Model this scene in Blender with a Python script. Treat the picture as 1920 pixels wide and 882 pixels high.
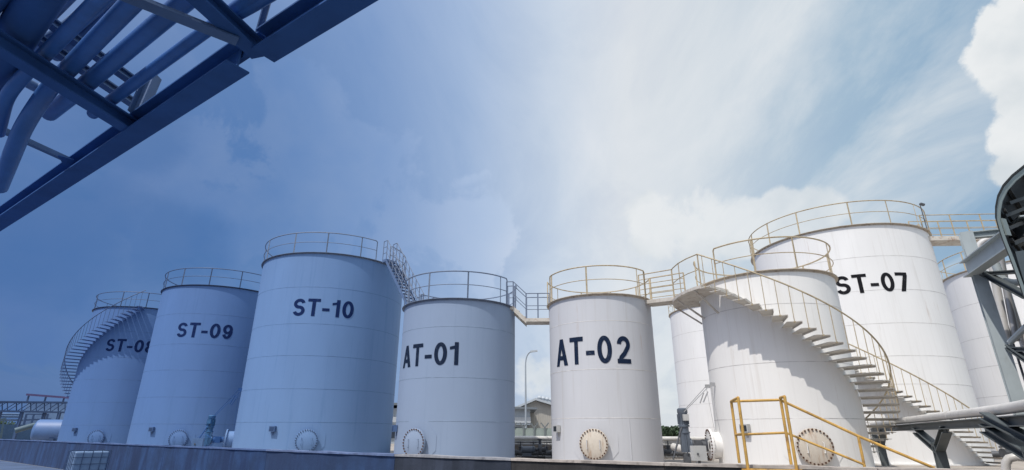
import bpy, bmesh, math, random
from mathutils import Vector, Matrix
random.seed(7)
S = bpy.context.scene
COL = S.collection
for o in list(bpy.data.objects): bpy.data.objects.remove(o)

# ------------------------------------------------------------------ camera
EYE = 1.8
F = 1003.0
UPC = Vector((10, 2691, 1003)).normalized()
FWC = (Vector((0, 0, 1)) - UPC.z * UPC).normalized()
RTC = UPC.cross(FWC)
if RTC.x < 0: RTC = -RTC
def ray(x, y):
    c = Vector((x - 960, 441 - y, F)); return Vector((c.dot(RTC), c.dot(FWC), c.dot(UPC)))
EV = Vector((0, 0, EYE))
def atd(x, y, d):            # photo pixel -> point at horizontal distance d
    r = ray(x, y); return EV + r * (d / math.hypot(r.x, r.y))
def atz(x, y, z):            # photo pixel -> point on the level z above the eye
    r = ray(x, y); return EV + r * (z / r.z)
cd = bpy.data.cameras.new('camera'); cam = bpy.data.objects.new('camera', cd); COL.objects.link(cam)
S.camera = cam
cd.sensor_width = 36; cd.lens = 36 * F / 1920; cd.clip_start = .05; cd.clip_end = 6000
# world vectors of the camera axes: world = (rt, fh, up) components of camera-space axes
ax = Vector((RTC.x, FWC.x, UPC.x)); ay = Vector((RTC.y, FWC.y, UPC.y)); az_ = Vector((RTC.z, FWC.z, UPC.z))
M3 = Matrix((ax, ay, -az_)).transposed()
cam.matrix_world = Matrix.Translation(EV) @ M3.to_4x4()
S.render.resolution_x = 1024; S.render.resolution_y = 470
S.view_settings.view_transform = 'Standard'; S.view_settings.look = 'None'
S.view_settings.exposure = 0.0; S.view_settings.gamma = 1

# ------------------------------------------------------------------ sun + sky
SUN_AZ, SUN_EL = 220, 58
sd = bpy.data.lights.new('sun', 'SUN'); sun = bpy.data.objects.new('sun', sd); COL.objects.link(sun)
sd.energy = 3.4; sd.angle = math.radians(.55); sd.color = (1, .955, .89)
a, e = math.radians(SUN_AZ), math.radians(SUN_EL)
sv = Vector((math.sin(a) * math.cos(e), math.cos(a) * math.cos(e), math.sin(e)))
sun.rotation_euler = sv.to_track_quat('Z', 'Y').to_euler(); sun.location = (0, 0, 60)

W = bpy.data.worlds.new('World'); S.world = W; W.use_nodes = True
nt = W.node_tree; nt.nodes.clear(); L = nt.links.new
def N(t, **k):
    n = nt.nodes.new(t)
    for a_, b_ in k.items(): setattr(n, a_, b_)
    return n
def mth(op, a_, b_=None, c_=None, clamp=False):
    n = N('ShaderNodeMath', operation=op, use_clamp=clamp)
    for i, v in enumerate((a_, b_, c_)):
        if v is None: continue
        if isinstance(v, (int, float)): n.inputs[i].default_value = v
        else: L(v, n.inputs[i])
    return n.outputs[0]
def ramp(fac, stops, interp='B_SPLINE'):
    n = N('ShaderNodeValToRGB'); n.color_ramp.interpolation = interp
    el_ = n.color_ramp.elements
    while len(el_) < len(stops): el_.new(.5)
    for i, (p, c) in enumerate(stops):
        el_[i].position = p; el_[i].color = (*c, 1) if len(c) == 3 else c
    L(fac, n.inputs[0]); return n.outputs[0]
def mixc(f, a_, b_):
    n = N('ShaderNodeMix', data_type='RGBA')
    for i, v in ((0, f), (6, a_), (7, b_)):
        if isinstance(v, (int, float)): n.inputs[i].default_value = v
        elif isinstance(v, tuple): n.inputs[i].default_value = (*v, 1)
        else: L(v, n.inputs[i])
    return n.outputs[2]
tc = N('ShaderNodeTexCoord'); sep = N('ShaderNodeSeparateXYZ'); L(tc.outputs['Generated'], sep.inputs[0])
DIR = tc.outputs['Generated']
dx01 = mth('MULTIPLY_ADD', sep.outputs[0], .5, .5)
P_ = lambda v: v * .5 + .5
skyc = ramp(dx01, [(0, (.055, .13, .34)), (P_(-.68), (.068, .165, .41)), (P_(-.42), (.085, .20, .46)), (P_(-.24), (.18, .31, .58)),
                   (P_(-.08), (.36, .49, .72)), (P_(.08), (.62, .71, .83)), (P_(.2), (.78, .82, .86)), (P_(.32), (.72, .78, .83)), (P_(.52), (.40, .545, .68)),
                   (P_(.70), (.26, .42, .60)), (1, (.25, .42, .62))], 'LINEAR')
cloudc = ramp(dx01, [(0, (.09, .17, .36)), (P_(-.68), (.11, .20, .43)), (P_(-.42), (.165, .27, .50)), (P_(-.2), (.26, .38, .62)),
                     (P_(-.05), (.47, .58, .77)), (P_(.15), (.80, .83, .87)), (P_(.5), (.83, .85, .86)), (1, (.72, .77, .79))], 'LINEAR')
ns = N('ShaderNodeTexSky', sky_type='NISHITA'); ns.sun_disc = False
ns.sun_elevation = math.radians(SUN_EL); ns.sun_rotation = math.radians(SUN_AZ); ns.air_density = 1.2; ns.dust_density = 2
nsk = N('ShaderNodeVectorMath', operation='SCALE'); L(ns.outputs[0], nsk.inputs[0]); nsk.inputs[3].default_value = .10
base = mixc(.12, skyc, nsk.outputs[0])
# stretched wisps: project the direction on a high cloud layer
zz = mth('MAXIMUM', mth('ADD', sep.outputs[2], .18), .05)
px_ = mth('DIVIDE', sep.outputs[0], zz); py_ = mth('DIVIDE', sep.outputs[1], zz)
cmb = N('ShaderNodeCombineXYZ'); L(px_, cmb.inputs[0]); L(py_, cmb.inputs[1])
mp = N('ShaderNodeMapping'); L(cmb.outputs[0], mp.inputs[0]); mp.inputs['Rotation'].default_value = (0, 0, math.radians(-35)); mp.inputs['Scale'].default_value = (1.9, .75, 1)
w1 = N('ShaderNodeTexNoise'); L(mp.outputs[0], w1.inputs['Vector']); w1.inputs['Scale'].default_value = 1.3; w1.inputs['Detail'].default_value = 11; w1.inputs['Roughness'].default_value = .62; w1.inputs['Distortion'].default_value = .5
wf = mth('MULTIPLY', mth('SMOOTH_MAX', mth('SUBTRACT', w1.outputs[0], .46), 0, .03), 2.5, clamp=True)
c1 = mixc(wf, base, cloudc)
wd = mth('MULTIPLY', mth('SUBTRACT', .48, w1.outputs[0], clamp=True), 2.6, clamp=True)
c1 = mixc(wd, c1, mixc(.35, skyc, (.06, .17, .42)))
nz = N('ShaderNodeTexNoise'); L(DIR, nz.inputs['Vector']); nz.inputs['Scale'].default_value = 7.5; nz.inputs['Detail'].default_value = 12; nz.inputs['Roughness'].default_value = .6; nz.inputs['Distortion'].default_value = .3
def blobs(lst):
    out = None
    for (x, y, r) in lst:
        c = ray(x, y).normalized(); cr = math.cos(math.radians(r))
        n = N('ShaderNodeVectorMath', operation='DOT_PRODUCT'); L(DIR, n.inputs[0]); n.inputs[1].default_value = c
        v = mth('MULTIPLY_ADD', n.outputs['Value'], 1 / (1 - cr), -cr / (1 - cr)); v = mth('MAXIMUM', v, -2)
        out = v if out is None else mth('SMOOTH_MAX', out, v, .25)
    return out
def cumulus(prev, lst, lo, hi, amt, col, strength=3.2):
    v = mth('ADD', blobs(lst), mth('MULTIPLY', mth('SUBTRACT', nz.outputs[0], .5), strength))
    mr = N('ShaderNodeMapRange', interpolation_type='SMOOTHSTEP'); L(v, mr.inputs[0])
    mr.inputs[1].default_value = lo; mr.inputs[2].default_value = hi; mr.inputs[4].default_value = amt
    return mixc(mr.outputs[0], prev, col)
shn = N('ShaderNodeTexNoise'); L(DIR, shn.inputs['Vector']); shn.inputs['Scale'].default_value = 7; shn.inputs['Detail'].default_value = 6
bright = mixc(mth('MULTIPLY', mth('SUBTRACT', shn.outputs[0], .42, clamp=True), 2.6, clamp=True), (.84, .86, .87), (.50, .58, .64))
cloudl = mixc(mth('MULTIPLY', mth('SUBTRACT', shn.outputs[0], .35, clamp=True), 2.4, clamp=True), cloudc, skyc)
c2 = cumulus(c1, [(1955, 110, 4.0), (1900, 100, 1.5), (1932, 190, 2.2), (1936, 250, 2.6), (1930, 310, 2.2), (1892, 265, 1.4), (1965, 380, 2.6), (1992, 40, 4.0)], -.10, .30, .96, bright, 3.4)
c2 = cumulus(c2, [(1245, 425, 3.6), (1310, 430, 4.2), (1390, 440, 3.4), (1470, 400, 2.2), (1540, 400, 2.4), (1000, 700, 2.6)], -.15, .6, .72, bright, 4.6)
c2 = cumulus(c2, [(560, 285, 7), (450, 340, 8), (640, 350, 8), (760, 410, 7), (860, 430, 6), (330, 390, 6), (590, 215, 4), (20, 560, 6), (100, 480, 5)], -.05, .45, .8, cloudl, 5.5)
c2 = cumulus(c2, [(120, 430, 7), (330, 470, 5), (250, 230, 5)], -.2, .9, .45, (.055, .15, .37), 2.4)
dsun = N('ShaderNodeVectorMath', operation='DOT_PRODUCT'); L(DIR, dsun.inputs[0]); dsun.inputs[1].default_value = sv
gl = mth('POWER', mth('MAXIMUM', dsun.outputs['Value'], 0), 3.0); glv = N('ShaderNodeVectorMath', operation='SCALE'); glv.inputs[0].default_value = (1.0, .97, .92); L(mth('MULTIPLY', gl, 1.0), glv.inputs[3])  # wide glow round the sun, out of view, added as extra fill light
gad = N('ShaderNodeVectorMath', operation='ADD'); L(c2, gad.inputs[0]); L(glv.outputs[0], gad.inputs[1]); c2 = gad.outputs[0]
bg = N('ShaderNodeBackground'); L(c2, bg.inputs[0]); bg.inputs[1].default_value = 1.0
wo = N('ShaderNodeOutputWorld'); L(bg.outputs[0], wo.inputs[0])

# ------------------------------------------------------------------ materials
def mat(name, col, rough=.6, metal=0., var=.12, vscale=(3, 3, 3), stain=None, stain_amt=.0, stain_scale=(7, 7, .35), bump=0., bscale=40, stain_lo=.56, dark=None, spec=.5, rust_lo=0):
    m = bpy.data.materials.new(name); m.use_nodes = True
    t = m.node_tree; b = t.nodes['Principled BSDF']
    b.inputs['Roughness'].default_value = rough; b.inputs['Metallic'].default_value = metal
    b.inputs['Specular IOR Level'].default_value = spec
    co = t.nodes.new('ShaderNodeTexCoord')
    def noise(scale, s, det=6, r=.6):
        mp = t.nodes.new('ShaderNodeMapping'); mp.inputs['Scale'].default_value = scale; t.links.new(co.outputs['Object'], mp.inputs[0])
        n = t.nodes.new('ShaderNodeTexNoise'); n.inputs['Scale'].default_value = s; n.inputs['Detail'].default_value = det; n.inputs['Roughness'].default_value = r
        t.links.new(mp.outputs[0], n.inputs['Vector']); return n.outputs[0]
    def mix(f, a_, b_, lo, hi):
        mr = t.nodes.new('ShaderNodeMapRange'); mr.inputs[1].default_value = lo; mr.inputs[2].default_value = hi; t.links.new(f, mr.inputs[0])
        n = t.nodes.new('ShaderNodeMix'); n.data_type = 'RGBA'; t.links.new(mr.outputs[0], n.inputs[0])
        for i, v in ((6, a_), (7, b_)):
            if isinstance(v, tuple): n.inputs[i].default_value = (*v, 1)
            else: t.links.new(v, n.inputs[i])
        return n.outputs[2], mr
    lo_c = tuple(c * (1 - var) for c in col); hi_c = tuple(min(.92, c * (1 + var * .6)) for c in col)
    c, _ = mix(noise(vscale, 1), lo_c, hi_c, .3, .7)
    if dark is not None: c, _ = mix(noise((vscale[0] * 2.3, vscale[1] * 2.3, vscale[2] * 1.4), 1.0, 8, .7), c, dark, .5, .62)
    if stain is not None:
        c, mr = mix(noise(stain_scale, 1, 8, .65), c, stain, stain_lo, stain_lo + .16); mr.inputs[4].default_value = stain_amt
    if rust_lo:
        c, mr = mix(noise((6, 6, .30), 1, 9, .7), c, (.36, .22, .13), rust_lo, rust_lo + .09); mr.inputs[4].default_value = .5
        c, mr = mix(noise((14, 14, .18), 1, 4, .6), c, tuple(k * .72 for k in col), .56, .66); mr.inputs[4].default_value = .11
    t.links.new(c, b.inputs['Base Color'])
    if bump:
        bp = t.nodes.new('ShaderNodeBump'); bp.inputs['Strength'].default_value = bump; bp.inputs['Distance'].default_value = .02
        t.links.new(noise((1, 1, 1), bscale, 5), bp.inputs['Height']); t.links.new(bp.outputs[0], b.inputs['Normal'])
    return m
def paint(name, c, stain=(.30, .27, .24), amt=.30, rust_lo=0): return mat(name, c, .6, 0, .05, (.7, .7, .25), stain, amt, (5, 5, .22), bump=.05, bscale=2.0, spec=.25, rust_lo=rust_lo)
P08 = paint('paint_wash_deep_blue', (.088, .174, .375), (.07, .15, .31), .45)  # blue wash over the left of the view, put into white tanks' paint
P09 = paint('paint_wash_blue', (.102, .194, .405), (.075, .16, .33), .45)
P10 = paint('paint_wash_mid_blue', (.145, .25, .455), (.095, .19, .37), .45)
PA1 = paint('paint_wash_pale_blue', (.25, .318, .44), (.20, .27, .38), .45)
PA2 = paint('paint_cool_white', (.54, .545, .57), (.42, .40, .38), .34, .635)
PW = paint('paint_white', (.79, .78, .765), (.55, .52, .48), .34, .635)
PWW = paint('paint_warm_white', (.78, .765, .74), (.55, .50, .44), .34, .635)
LT_NAVY = mat('lettering_navy', (.004, .018, .085), .8, spec=.15, stain=(.03, .07, .17), stain_amt=.7, stain_scale=(7, 7, 7), stain_lo=.58); LT_INK = mat('lettering_ink', (.008, .018, .045), .8, spec=.15, stain=(.09, .11, .15), stain_amt=.6, stain_scale=(7, 7, 7), stain_lo=.58); LT_BLK = mat('lettering_black', (.010, .010, .013), .8, spec=.15, stain=(.10, .10, .10), stain_amt=.6, stain_scale=(7, 7, 7), stain_lo=.58)
def rails(n, c, st, amt): return mat(n, c, .55, 0, .18, (4, 4, 4), st, amt, (6, 6, 6), stain_lo=.5)
R_BL = rails('rail_blue_paint', (.05, .085, .17), (.03, .05, .10), .5)
R_MB = rails('rail_grey_blue', (.15, .19, .27), (.10, .09, .09), .5)
R_CR = rails('rail_cream_paint', (.46, .375, .245), (.20, .11, .05), .55)
R_YE = mat('rail_yellow_paint', (.58, .34, .08), .6, 0, .3, (3, 3, 3), (.22, .12, .05), .75, (9, 9, 9), stain_lo=.52, bump=.3, bscale=60)
TREAD = mat('tread_steel', (.60, .57, .52), .6, 0, .2, (3, 3, 3), (.25, .15, .08), .5, (3, 3, 3))
RUST = mat('rust', (.09, .04, .022), .9, 0, .4, (20, 20, 20)); DKBOLT = mat('bolt_dark', (.02, .04, .10), .7)
DECK_W = mat('deck_white_rusty', (.58, .54, .48), .6, 0, .2, (3, 3, 3), (.26, .13, .06), .75, (5, 5, 3), stain_lo=.53)
DECK_B = mat('deck_blue_grey', (.10, .16, .29), .6)
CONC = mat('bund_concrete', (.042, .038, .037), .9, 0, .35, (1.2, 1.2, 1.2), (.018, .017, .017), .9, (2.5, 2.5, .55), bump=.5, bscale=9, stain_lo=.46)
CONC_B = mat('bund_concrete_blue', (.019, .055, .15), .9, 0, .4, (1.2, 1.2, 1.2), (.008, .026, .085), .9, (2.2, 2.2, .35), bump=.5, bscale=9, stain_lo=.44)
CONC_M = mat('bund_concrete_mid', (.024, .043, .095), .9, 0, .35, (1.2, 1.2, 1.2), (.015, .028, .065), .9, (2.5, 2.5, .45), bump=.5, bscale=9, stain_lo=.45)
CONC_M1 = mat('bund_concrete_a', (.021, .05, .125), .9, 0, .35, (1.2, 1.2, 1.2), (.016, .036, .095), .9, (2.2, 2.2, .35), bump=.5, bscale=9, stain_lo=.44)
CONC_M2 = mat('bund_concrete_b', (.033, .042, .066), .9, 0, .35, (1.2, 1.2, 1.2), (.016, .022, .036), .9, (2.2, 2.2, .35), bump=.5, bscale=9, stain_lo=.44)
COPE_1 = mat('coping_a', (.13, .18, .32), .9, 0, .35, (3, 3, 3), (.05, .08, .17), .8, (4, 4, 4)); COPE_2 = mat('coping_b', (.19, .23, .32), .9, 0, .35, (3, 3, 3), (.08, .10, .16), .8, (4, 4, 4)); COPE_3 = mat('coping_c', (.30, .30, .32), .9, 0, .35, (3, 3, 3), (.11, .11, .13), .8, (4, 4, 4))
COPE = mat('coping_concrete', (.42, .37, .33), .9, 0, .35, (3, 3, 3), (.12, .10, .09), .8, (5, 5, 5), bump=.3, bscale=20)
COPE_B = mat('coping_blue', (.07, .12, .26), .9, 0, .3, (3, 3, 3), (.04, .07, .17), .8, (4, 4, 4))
STEEL_B = mat('rack_steel_blue', (.026, .086, .255), .7, 0, .25, (1, 1, 1), (.012, .04, .14), .5, (5, 5, 5), stain_lo=.6, spec=.2)
PIPE_B = mat('pipe_blue', (.035, .125, .37), .45, 0, .22, (2, 2, 2)); PIPE_LB = mat('pipe_light_blue', (.09, .17, .34), .5, 0, .2, (2, 2, 2))
STEEL_DK = mat('support_steel_grey', (.085, .10, .105), .55, 0, .2, (2, 2, 2), (.12, .07, .05), .3, (4, 4, 4))
STEEL_LG = mat('column_grey_green', (.40, .45, .46), .5, 0, .12, (2, 2, 2), (.18, .17, .15), .4, (3, 3, 1))
PIPE_W = mat('pipe_lagging', (.62, .60, .57), .4, .1, .15, (2, 2, 2), (.3, .27, .24), .4, (3, 3, 3))
PIPE_G = mat('pipe_galvanised', (.38, .38, .38), .45, .3, .2, (2, 2, 2)); VALVE = mat('valve_iron', (.085, .09, .10), .6, .2, .3, (6, 6, 6))
MOTOR_G = mat('motor_grey', (.10, .12, .15), .45, 0, .2, (5, 5, 5)); MOTOR_B = mat('motor_blue', (.03, .11, .25), .5, 0, .2, (5, 5, 5))
BOXG = mat('instrument_box', (.45, .45, .44), .5); GLASS = mat('box_window', (.03, .035, .04), .2); BOX_B = mat('box_dark_blue', (.02, .05, .13), .5)
FRAME_B = mat('box_frame_blue', (.07, .13, .27), .5)
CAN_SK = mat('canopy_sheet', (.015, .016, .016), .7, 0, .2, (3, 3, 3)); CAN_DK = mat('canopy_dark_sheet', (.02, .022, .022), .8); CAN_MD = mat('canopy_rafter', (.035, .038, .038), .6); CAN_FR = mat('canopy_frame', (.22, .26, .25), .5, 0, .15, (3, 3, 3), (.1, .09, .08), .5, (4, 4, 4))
YARD = mat('yard_ground', (.36, .32, .28), .95, 0, .35, (.8, .8, .8), (.10, .085, .07), .8, (2, 2, 2), bump=.5, bscale=15)
ROAD = mat('concrete_apron', (.17, .175, .19), .9, 0, .3, (.5, .5, .5), (.09, .09, .10), .6, (1.5, 1.5, 1.5), bump=.4, bscale=40)

# ------------------------------------------------------------------ mesh helpers
class MB:
    def __init__(s): s.v = []; s.f = []; s.mi = []; s.sm = []; s.cur = 0
    def add(s, vs, fs, smooth=False):
        b = len(s.v); s.v += [Vector(v) for v in vs]
        for f_ in fs: s.f.append([b + i for i in f_]); s.mi.append(s.cur); s.sm.append(smooth)
        return s
    def box(s, c, X, Y, Z):                # centre and three half-extent vectors
        c, X, Y, Z = map(Vector, (c, X, Y, Z))
        vs = [c + i * X + j * Y + k * Z for i in (-1, 1) for j in (-1, 1) for k in (-1, 1)]
        return s.add(vs, [(0, 1, 3, 2), (4, 6, 7, 5), (0, 4, 5, 1), (2, 3, 7, 6), (0, 2, 6, 4), (1, 5, 7, 3)])
    def ab(s, lo, hi):
        lo, hi = Vector(lo), Vector(hi); h = (hi - lo) / 2
        return s.box((lo + hi) / 2, (h.x, 0, 0), (0, h.y, 0), (0, 0, h.z))
    def tube(s, pts, r, n=8, caps=True, closed=False):
        pts = [Vector(p) for p in pts]; m = len(pts); rings = []
        T0 = None; nrm = None
        for i, p in enumerate(pts):
            if closed: t = (pts[(i + 1) % m] - pts[i - 1]).normalized()
            elif i == 0: t = (pts[1] - p).normalized()
            elif i == m - 1: t = (p - pts[i - 1]).normalized()
            else: t = ((pts[i + 1] - p).normalized() + (p - pts[i - 1]).normalized()).normalized()
            if nrm is None:
                nrm = t.cross(Vector((0, 0, 1)))
                if nrm.length < 1e-3: nrm = t.cross(Vector((1, 0, 0)))
            nrm = (nrm - nrm.dot(t) * t).normalized(); bn = t.cross(nrm)
            rr = r[i] if isinstance(r, (list, tuple)) else r
            rings.append([p + rr * (math.cos(2 * math.pi * k / n) * nrm + math.sin(2 * math.pi * k / n) * bn) for k in range(n)])
        vs = [v for R in rings for v in R]; fs = []
        for i in range(m if closed else m - 1):
            j = (i + 1) % m
            for k in range(n):
                k2 = (k + 1) % n; fs.append((i * n + k, i * n + k2, j * n + k2, j * n + k))
        if caps and not closed:
            fs.append(tuple(range(n))[::-1]); fs.append(tuple((m - 1) * n + k for k in range(n)))
        return s.add(vs, fs, True)
    def lathe(s, prof, c=(0, 0, 0), axis=(0, 0, 1), n=48, smooth=True):
        c = Vector(c); A = Vector(axis).normalized()
        U = A.cross(Vector((0, 0, 1)))
        if U.length < 1e-3: U = Vector((1, 0, 0))
        U.normalize(); V = A.cross(U); vs = []; fs = []
        for (r, h) in prof:
            for k in range(n):
                t = 2 * math.pi * k / n; vs.append(c + A * h + r * (math.cos(t) * U + math.sin(t) * V))
        for i in range(len(prof) - 1):
            for k in range(n):
                k2 = (k + 1) % n; fs.append((i * n + k, i * n + k2, (i + 1) * n + k2, (i + 1) * n + k))
        return s.add(vs, fs, smooth)
    def ibeam(s, p, q, h=.3, b=.2, upv=(0, 0, 1), t=.02):
        p, q = Vector(p), Vector(q); d = (q - p); Ln = d / 2; c = (p + q) / 2; dn = d.normalized()
        u = Vector(upv); u = (u - u.dot(dn) * dn).normalized(); w = dn.cross(u)
        s.box(c + u * (h / 2 - t / 2), Ln, w * b / 2, u * t / 2); s.box(c - u * (h / 2 - t / 2), Ln, w * b / 2, u * t / 2)
        return s.box(c, Ln * .999, w * t / 2, u * (h / 2 - t))
    def bar(s, p, q, w, t, upv=(0, 0, 1)):
        p, q = Vector(p), Vector(q); dn = (q - p).normalized(); u = Vector(upv); u = u - u.dot(dn) * dn
        if u.length < 1e-3: u = Vector((1, 0, 0)) - Vector((1, 0, 0)).dot(dn) * dn
        u.normalize(); v = dn.cross(u)
        return s.box((p + q) / 2, (q - p) / 2, u * w / 2, v * t / 2)
    def build(s, name, m, parent=None, autosm=True):
        off = Vector((0, 0, 0))
        if parent is not None:
            r = parent
            while r.parent: r = r.parent
            off = Vector(r.get('_o', (0, 0, 0)))
        me = bpy.data.meshes.new(name); me.from_pydata([tuple(v - off) for v in s.v], [], s.f)
        ms = m if isinstance(m, (list, tuple)) else [m]
        for x in ms: me.materials.append(x)
        me.polygons.foreach_set('material_index', s.mi); me.polygons.foreach_set('use_smooth', s.sm)
        me.update()
        bm = bmesh.new(); bm.from_mesh(me); bmesh.ops.recalc_face_normals(bm, faces=bm.faces); bm.to_mesh(me); bm.free()
        if any(s.sm) and hasattr(me, 'set_sharp_from_angle'): me.set_sharp_from_angle(angle=math.radians(38))
        o = bpy.data.objects.new(name, me); COL.objects.link(o)
        if parent is not None: o.parent = parent
        return o
def tag(o, label=None, cat=None, group=None, kind=None):
    if label: o['label'] = label
    if cat: o['category'] = cat
    if group: o['group'] = group
    if kind: o['kind'] = kind
    return o
def thing(name, loc, label, cat, group=None):
    o = bpy.data.objects.new(name, None); COL.objects.link(o); o.location = loc; o['_o'] = tuple(loc); o.empty_display_size = .3
    return tag(o, label, cat, group)
def copy_part(src, parent, loc, rotz=0):
    c = src.copy(); COL.objects.link(c); c.parent = parent; c.location = loc; c.rotation_euler = (0, 0, rotz); return c

# ------------------------------------------------------------------ ground, road
GZ = 0.0; YZ = .75            # outer ground and the yard inside the bund wall (tank bases)
WALL = [(-130, 115.5), (-43.5, 46.8), (-16.6, 25.0), (-7.4, 17.5), (-2.76, 13.75), (0, 11.75), (2.65, 10.05), (5.5, 8.75), (7.3, 8.05), (30, 0)]
g = MB(); g.add([(x, y, 0) for x, y in [(-3000, -3000), (3000, -3000), (3000, 3000), (-3000, 3000)]], [(0, 1, 2, 3)])
tag(g.build('ground', ROAD), kind='structure')
g = MB(); top = [(x, y + .1, YZ) for x, y in WALL] + [(900, -40, YZ), (900, 1500, YZ), (-900, 1500, YZ), (-900, 330, YZ)]
g.add(top, [tuple(range(len(top)))]); tag(g.build('yard', YARD), kind='structure')
g = MB(); g.add([(-60, -20, .004), (-6, -6, .004), (-4, 14.6, .004), (-16.4, 24.7, .004), (-43.3, 46.5, .004), (-128, 115, .004), (-140, 60, .004)], [tuple(range(7))]); tag(g.build('pavement', mat('pavement_blue_grey', (.07, .11, .20), .9, 0, .3, (.6, .6, .6), (.04, .07, .14), .7, (2, 2, 2), bump=.4, bscale=30)), kind='structure')  # sheet added over the ground, with the blue wash in its colour
# kerb strip along the foot of the wall at the far left
WTOP = EYE - .45
bw = thing('bund_wall', (-7.4, 17.5, 0), 'long low stained concrete bund wall running in front of all the tanks', 'wall')
def tone(k): return [CONC_B, CONC_M1, CONC_M, CONC_M2, CONC][k], [COPE_B, COPE_1, COPE_2, COPE_3, COPE][k]  # blue wash put into the concrete colour, stepped to grey by azimuth
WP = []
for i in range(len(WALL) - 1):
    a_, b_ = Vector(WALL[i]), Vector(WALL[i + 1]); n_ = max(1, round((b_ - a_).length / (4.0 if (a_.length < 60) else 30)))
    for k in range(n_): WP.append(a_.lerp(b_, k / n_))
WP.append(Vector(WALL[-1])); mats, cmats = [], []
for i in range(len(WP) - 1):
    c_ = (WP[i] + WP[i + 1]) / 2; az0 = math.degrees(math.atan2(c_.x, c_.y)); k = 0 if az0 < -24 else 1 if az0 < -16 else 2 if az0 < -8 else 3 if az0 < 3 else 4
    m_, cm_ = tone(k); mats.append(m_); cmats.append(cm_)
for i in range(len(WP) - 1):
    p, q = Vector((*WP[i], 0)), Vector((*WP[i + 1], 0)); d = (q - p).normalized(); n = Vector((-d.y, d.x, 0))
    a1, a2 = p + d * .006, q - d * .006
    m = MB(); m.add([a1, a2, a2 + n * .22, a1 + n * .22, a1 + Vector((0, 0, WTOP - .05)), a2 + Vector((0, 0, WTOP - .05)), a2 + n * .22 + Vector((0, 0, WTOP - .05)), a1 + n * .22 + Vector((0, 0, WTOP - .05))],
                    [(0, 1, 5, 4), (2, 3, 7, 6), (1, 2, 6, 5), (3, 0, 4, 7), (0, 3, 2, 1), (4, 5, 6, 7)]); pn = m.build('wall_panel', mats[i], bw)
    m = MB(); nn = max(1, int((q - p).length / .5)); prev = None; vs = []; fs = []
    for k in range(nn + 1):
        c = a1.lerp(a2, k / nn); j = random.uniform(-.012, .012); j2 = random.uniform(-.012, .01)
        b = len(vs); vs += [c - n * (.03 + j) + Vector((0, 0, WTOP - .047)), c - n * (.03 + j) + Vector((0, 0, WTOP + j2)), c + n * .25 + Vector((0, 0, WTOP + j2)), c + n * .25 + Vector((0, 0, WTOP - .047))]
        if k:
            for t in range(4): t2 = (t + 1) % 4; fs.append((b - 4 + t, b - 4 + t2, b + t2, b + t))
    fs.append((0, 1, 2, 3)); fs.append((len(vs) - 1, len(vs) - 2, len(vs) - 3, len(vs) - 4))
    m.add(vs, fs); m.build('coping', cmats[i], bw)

# ------------------------------------------------------------------ tanks
def cp(c, R, phi, z): t = math.radians(phi); return Vector((c[0] + R * math.sin(t), c[1] - R * math.cos(t), z))
def rad(phi): t = math.radians(phi); return Vector((math.sin(t), -math.cos(t), 0))
def tang(phi): t = math.radians(phi); return Vector((math.cos(t), math.sin(t), 0))
ST_T = .168
def _arc(cx, cy, rx, ry, a0, a1, n=22):
    pts = []
    for k in range(n + 1):
        t = math.radians(a0 + (a1 - a0) * k / n); pts.append((cx + rx * math.cos(t), cy + ry * math.sin(t)))
    return pts
def _stroke(pts, t=ST_T):
    L_, R_ = [], []
    for i, p in enumerate(pts):
        a_ = pts[max(i - 1, 0)]; b_ = pts[min(i + 1, len(pts) - 1)]; dx, dy = b_[0] - a_[0], b_[1] - a_[1]; l = math.hypot(dx, dy)
        nx, ny = -dy / l * t / 2, dx / l * t / 2; L_.append((p[0] + nx, p[1] + ny)); R_.append((p[0] - nx, p[1] - ny))
    return (L_, R_)
def _quad(a_, b_, c_, d_, n=10):      # long edges a-b and d-c
    f_ = lambda p, q, t: (p[0] + (q[0] - p[0]) * t, p[1] + (q[1] - p[1]) * t)
    return ([f_(a_, b_, k / n) for k in range(n + 1)], [f_(d_, c_, k / n) for k in range(n + 1)])
def glyph(ch):
    t = ST_T; h = t / 2
    if ch == '-': return .34, [_quad((0, .47), (.34, .47), (.34, .31), (0, .31))]
    if ch == 'T': return .60, [_quad((0, 1), (.60, 1), (.60, 1 - .165), (0, 1 - .165)), _quad((.3 - h, .84), (.3 - h, 0), (.3 + h, 0), (.3 + h, .84))]
    if ch == 'A': return .70, [_quad((.25, 1), (0, 0), (.195, 0), (.40, .86)), _quad((.25, 1), (.50, 0), (.70, 0), (.45, 1)), _quad((.16, .37), (.54, .37), (.54, .215), (.16, .215))]
    if ch == '0': return .56, [_stroke(_arc(.28, .5, .28 - h, .5 - h, 0, 362, 44))]
    if ch == '1': return .38, [_quad((.2, 1), (.2, 0), (.2 + t, 0), (.2 + t, 1)), _quad((0, .80), (.24, .86), (.24, .72), (0, .67))]
    if ch == 'S': return .60, [_stroke(_arc(.30, .71, .205, .198, 12, 268, 26) + _arc(.30, .304, .21, .208, 88, -165, 26))]
    if ch == '2': return .56, [_stroke(_arc(.28, .69, .19, .215, 178, -32, 26) + [(.30, .36), (.16, .22), (.12, .10)]), _quad((.0, .165), (.56, .165), (.56, 0), (.0, 0))]
    if ch == '7': return .56, [_quad((0, 1), (.56, 1), (.56, .835), (0, .835)), _quad((.36, .84), (.12, 0), (.33, 0), (.56, .84))]
    if ch == '8': return .56, [_stroke(_arc(.28, .735, .175, .175, 0, 362, 30)), _stroke(_arc(.28, .29, .187, .20, 0, 362, 30))]
    if ch == '9': return .56, [_stroke(_arc(.275, .66, .18, .245, 0, 362, 34)), _stroke(_arc(.27, .5, .195, .405, 8, -150, 26))]
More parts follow.
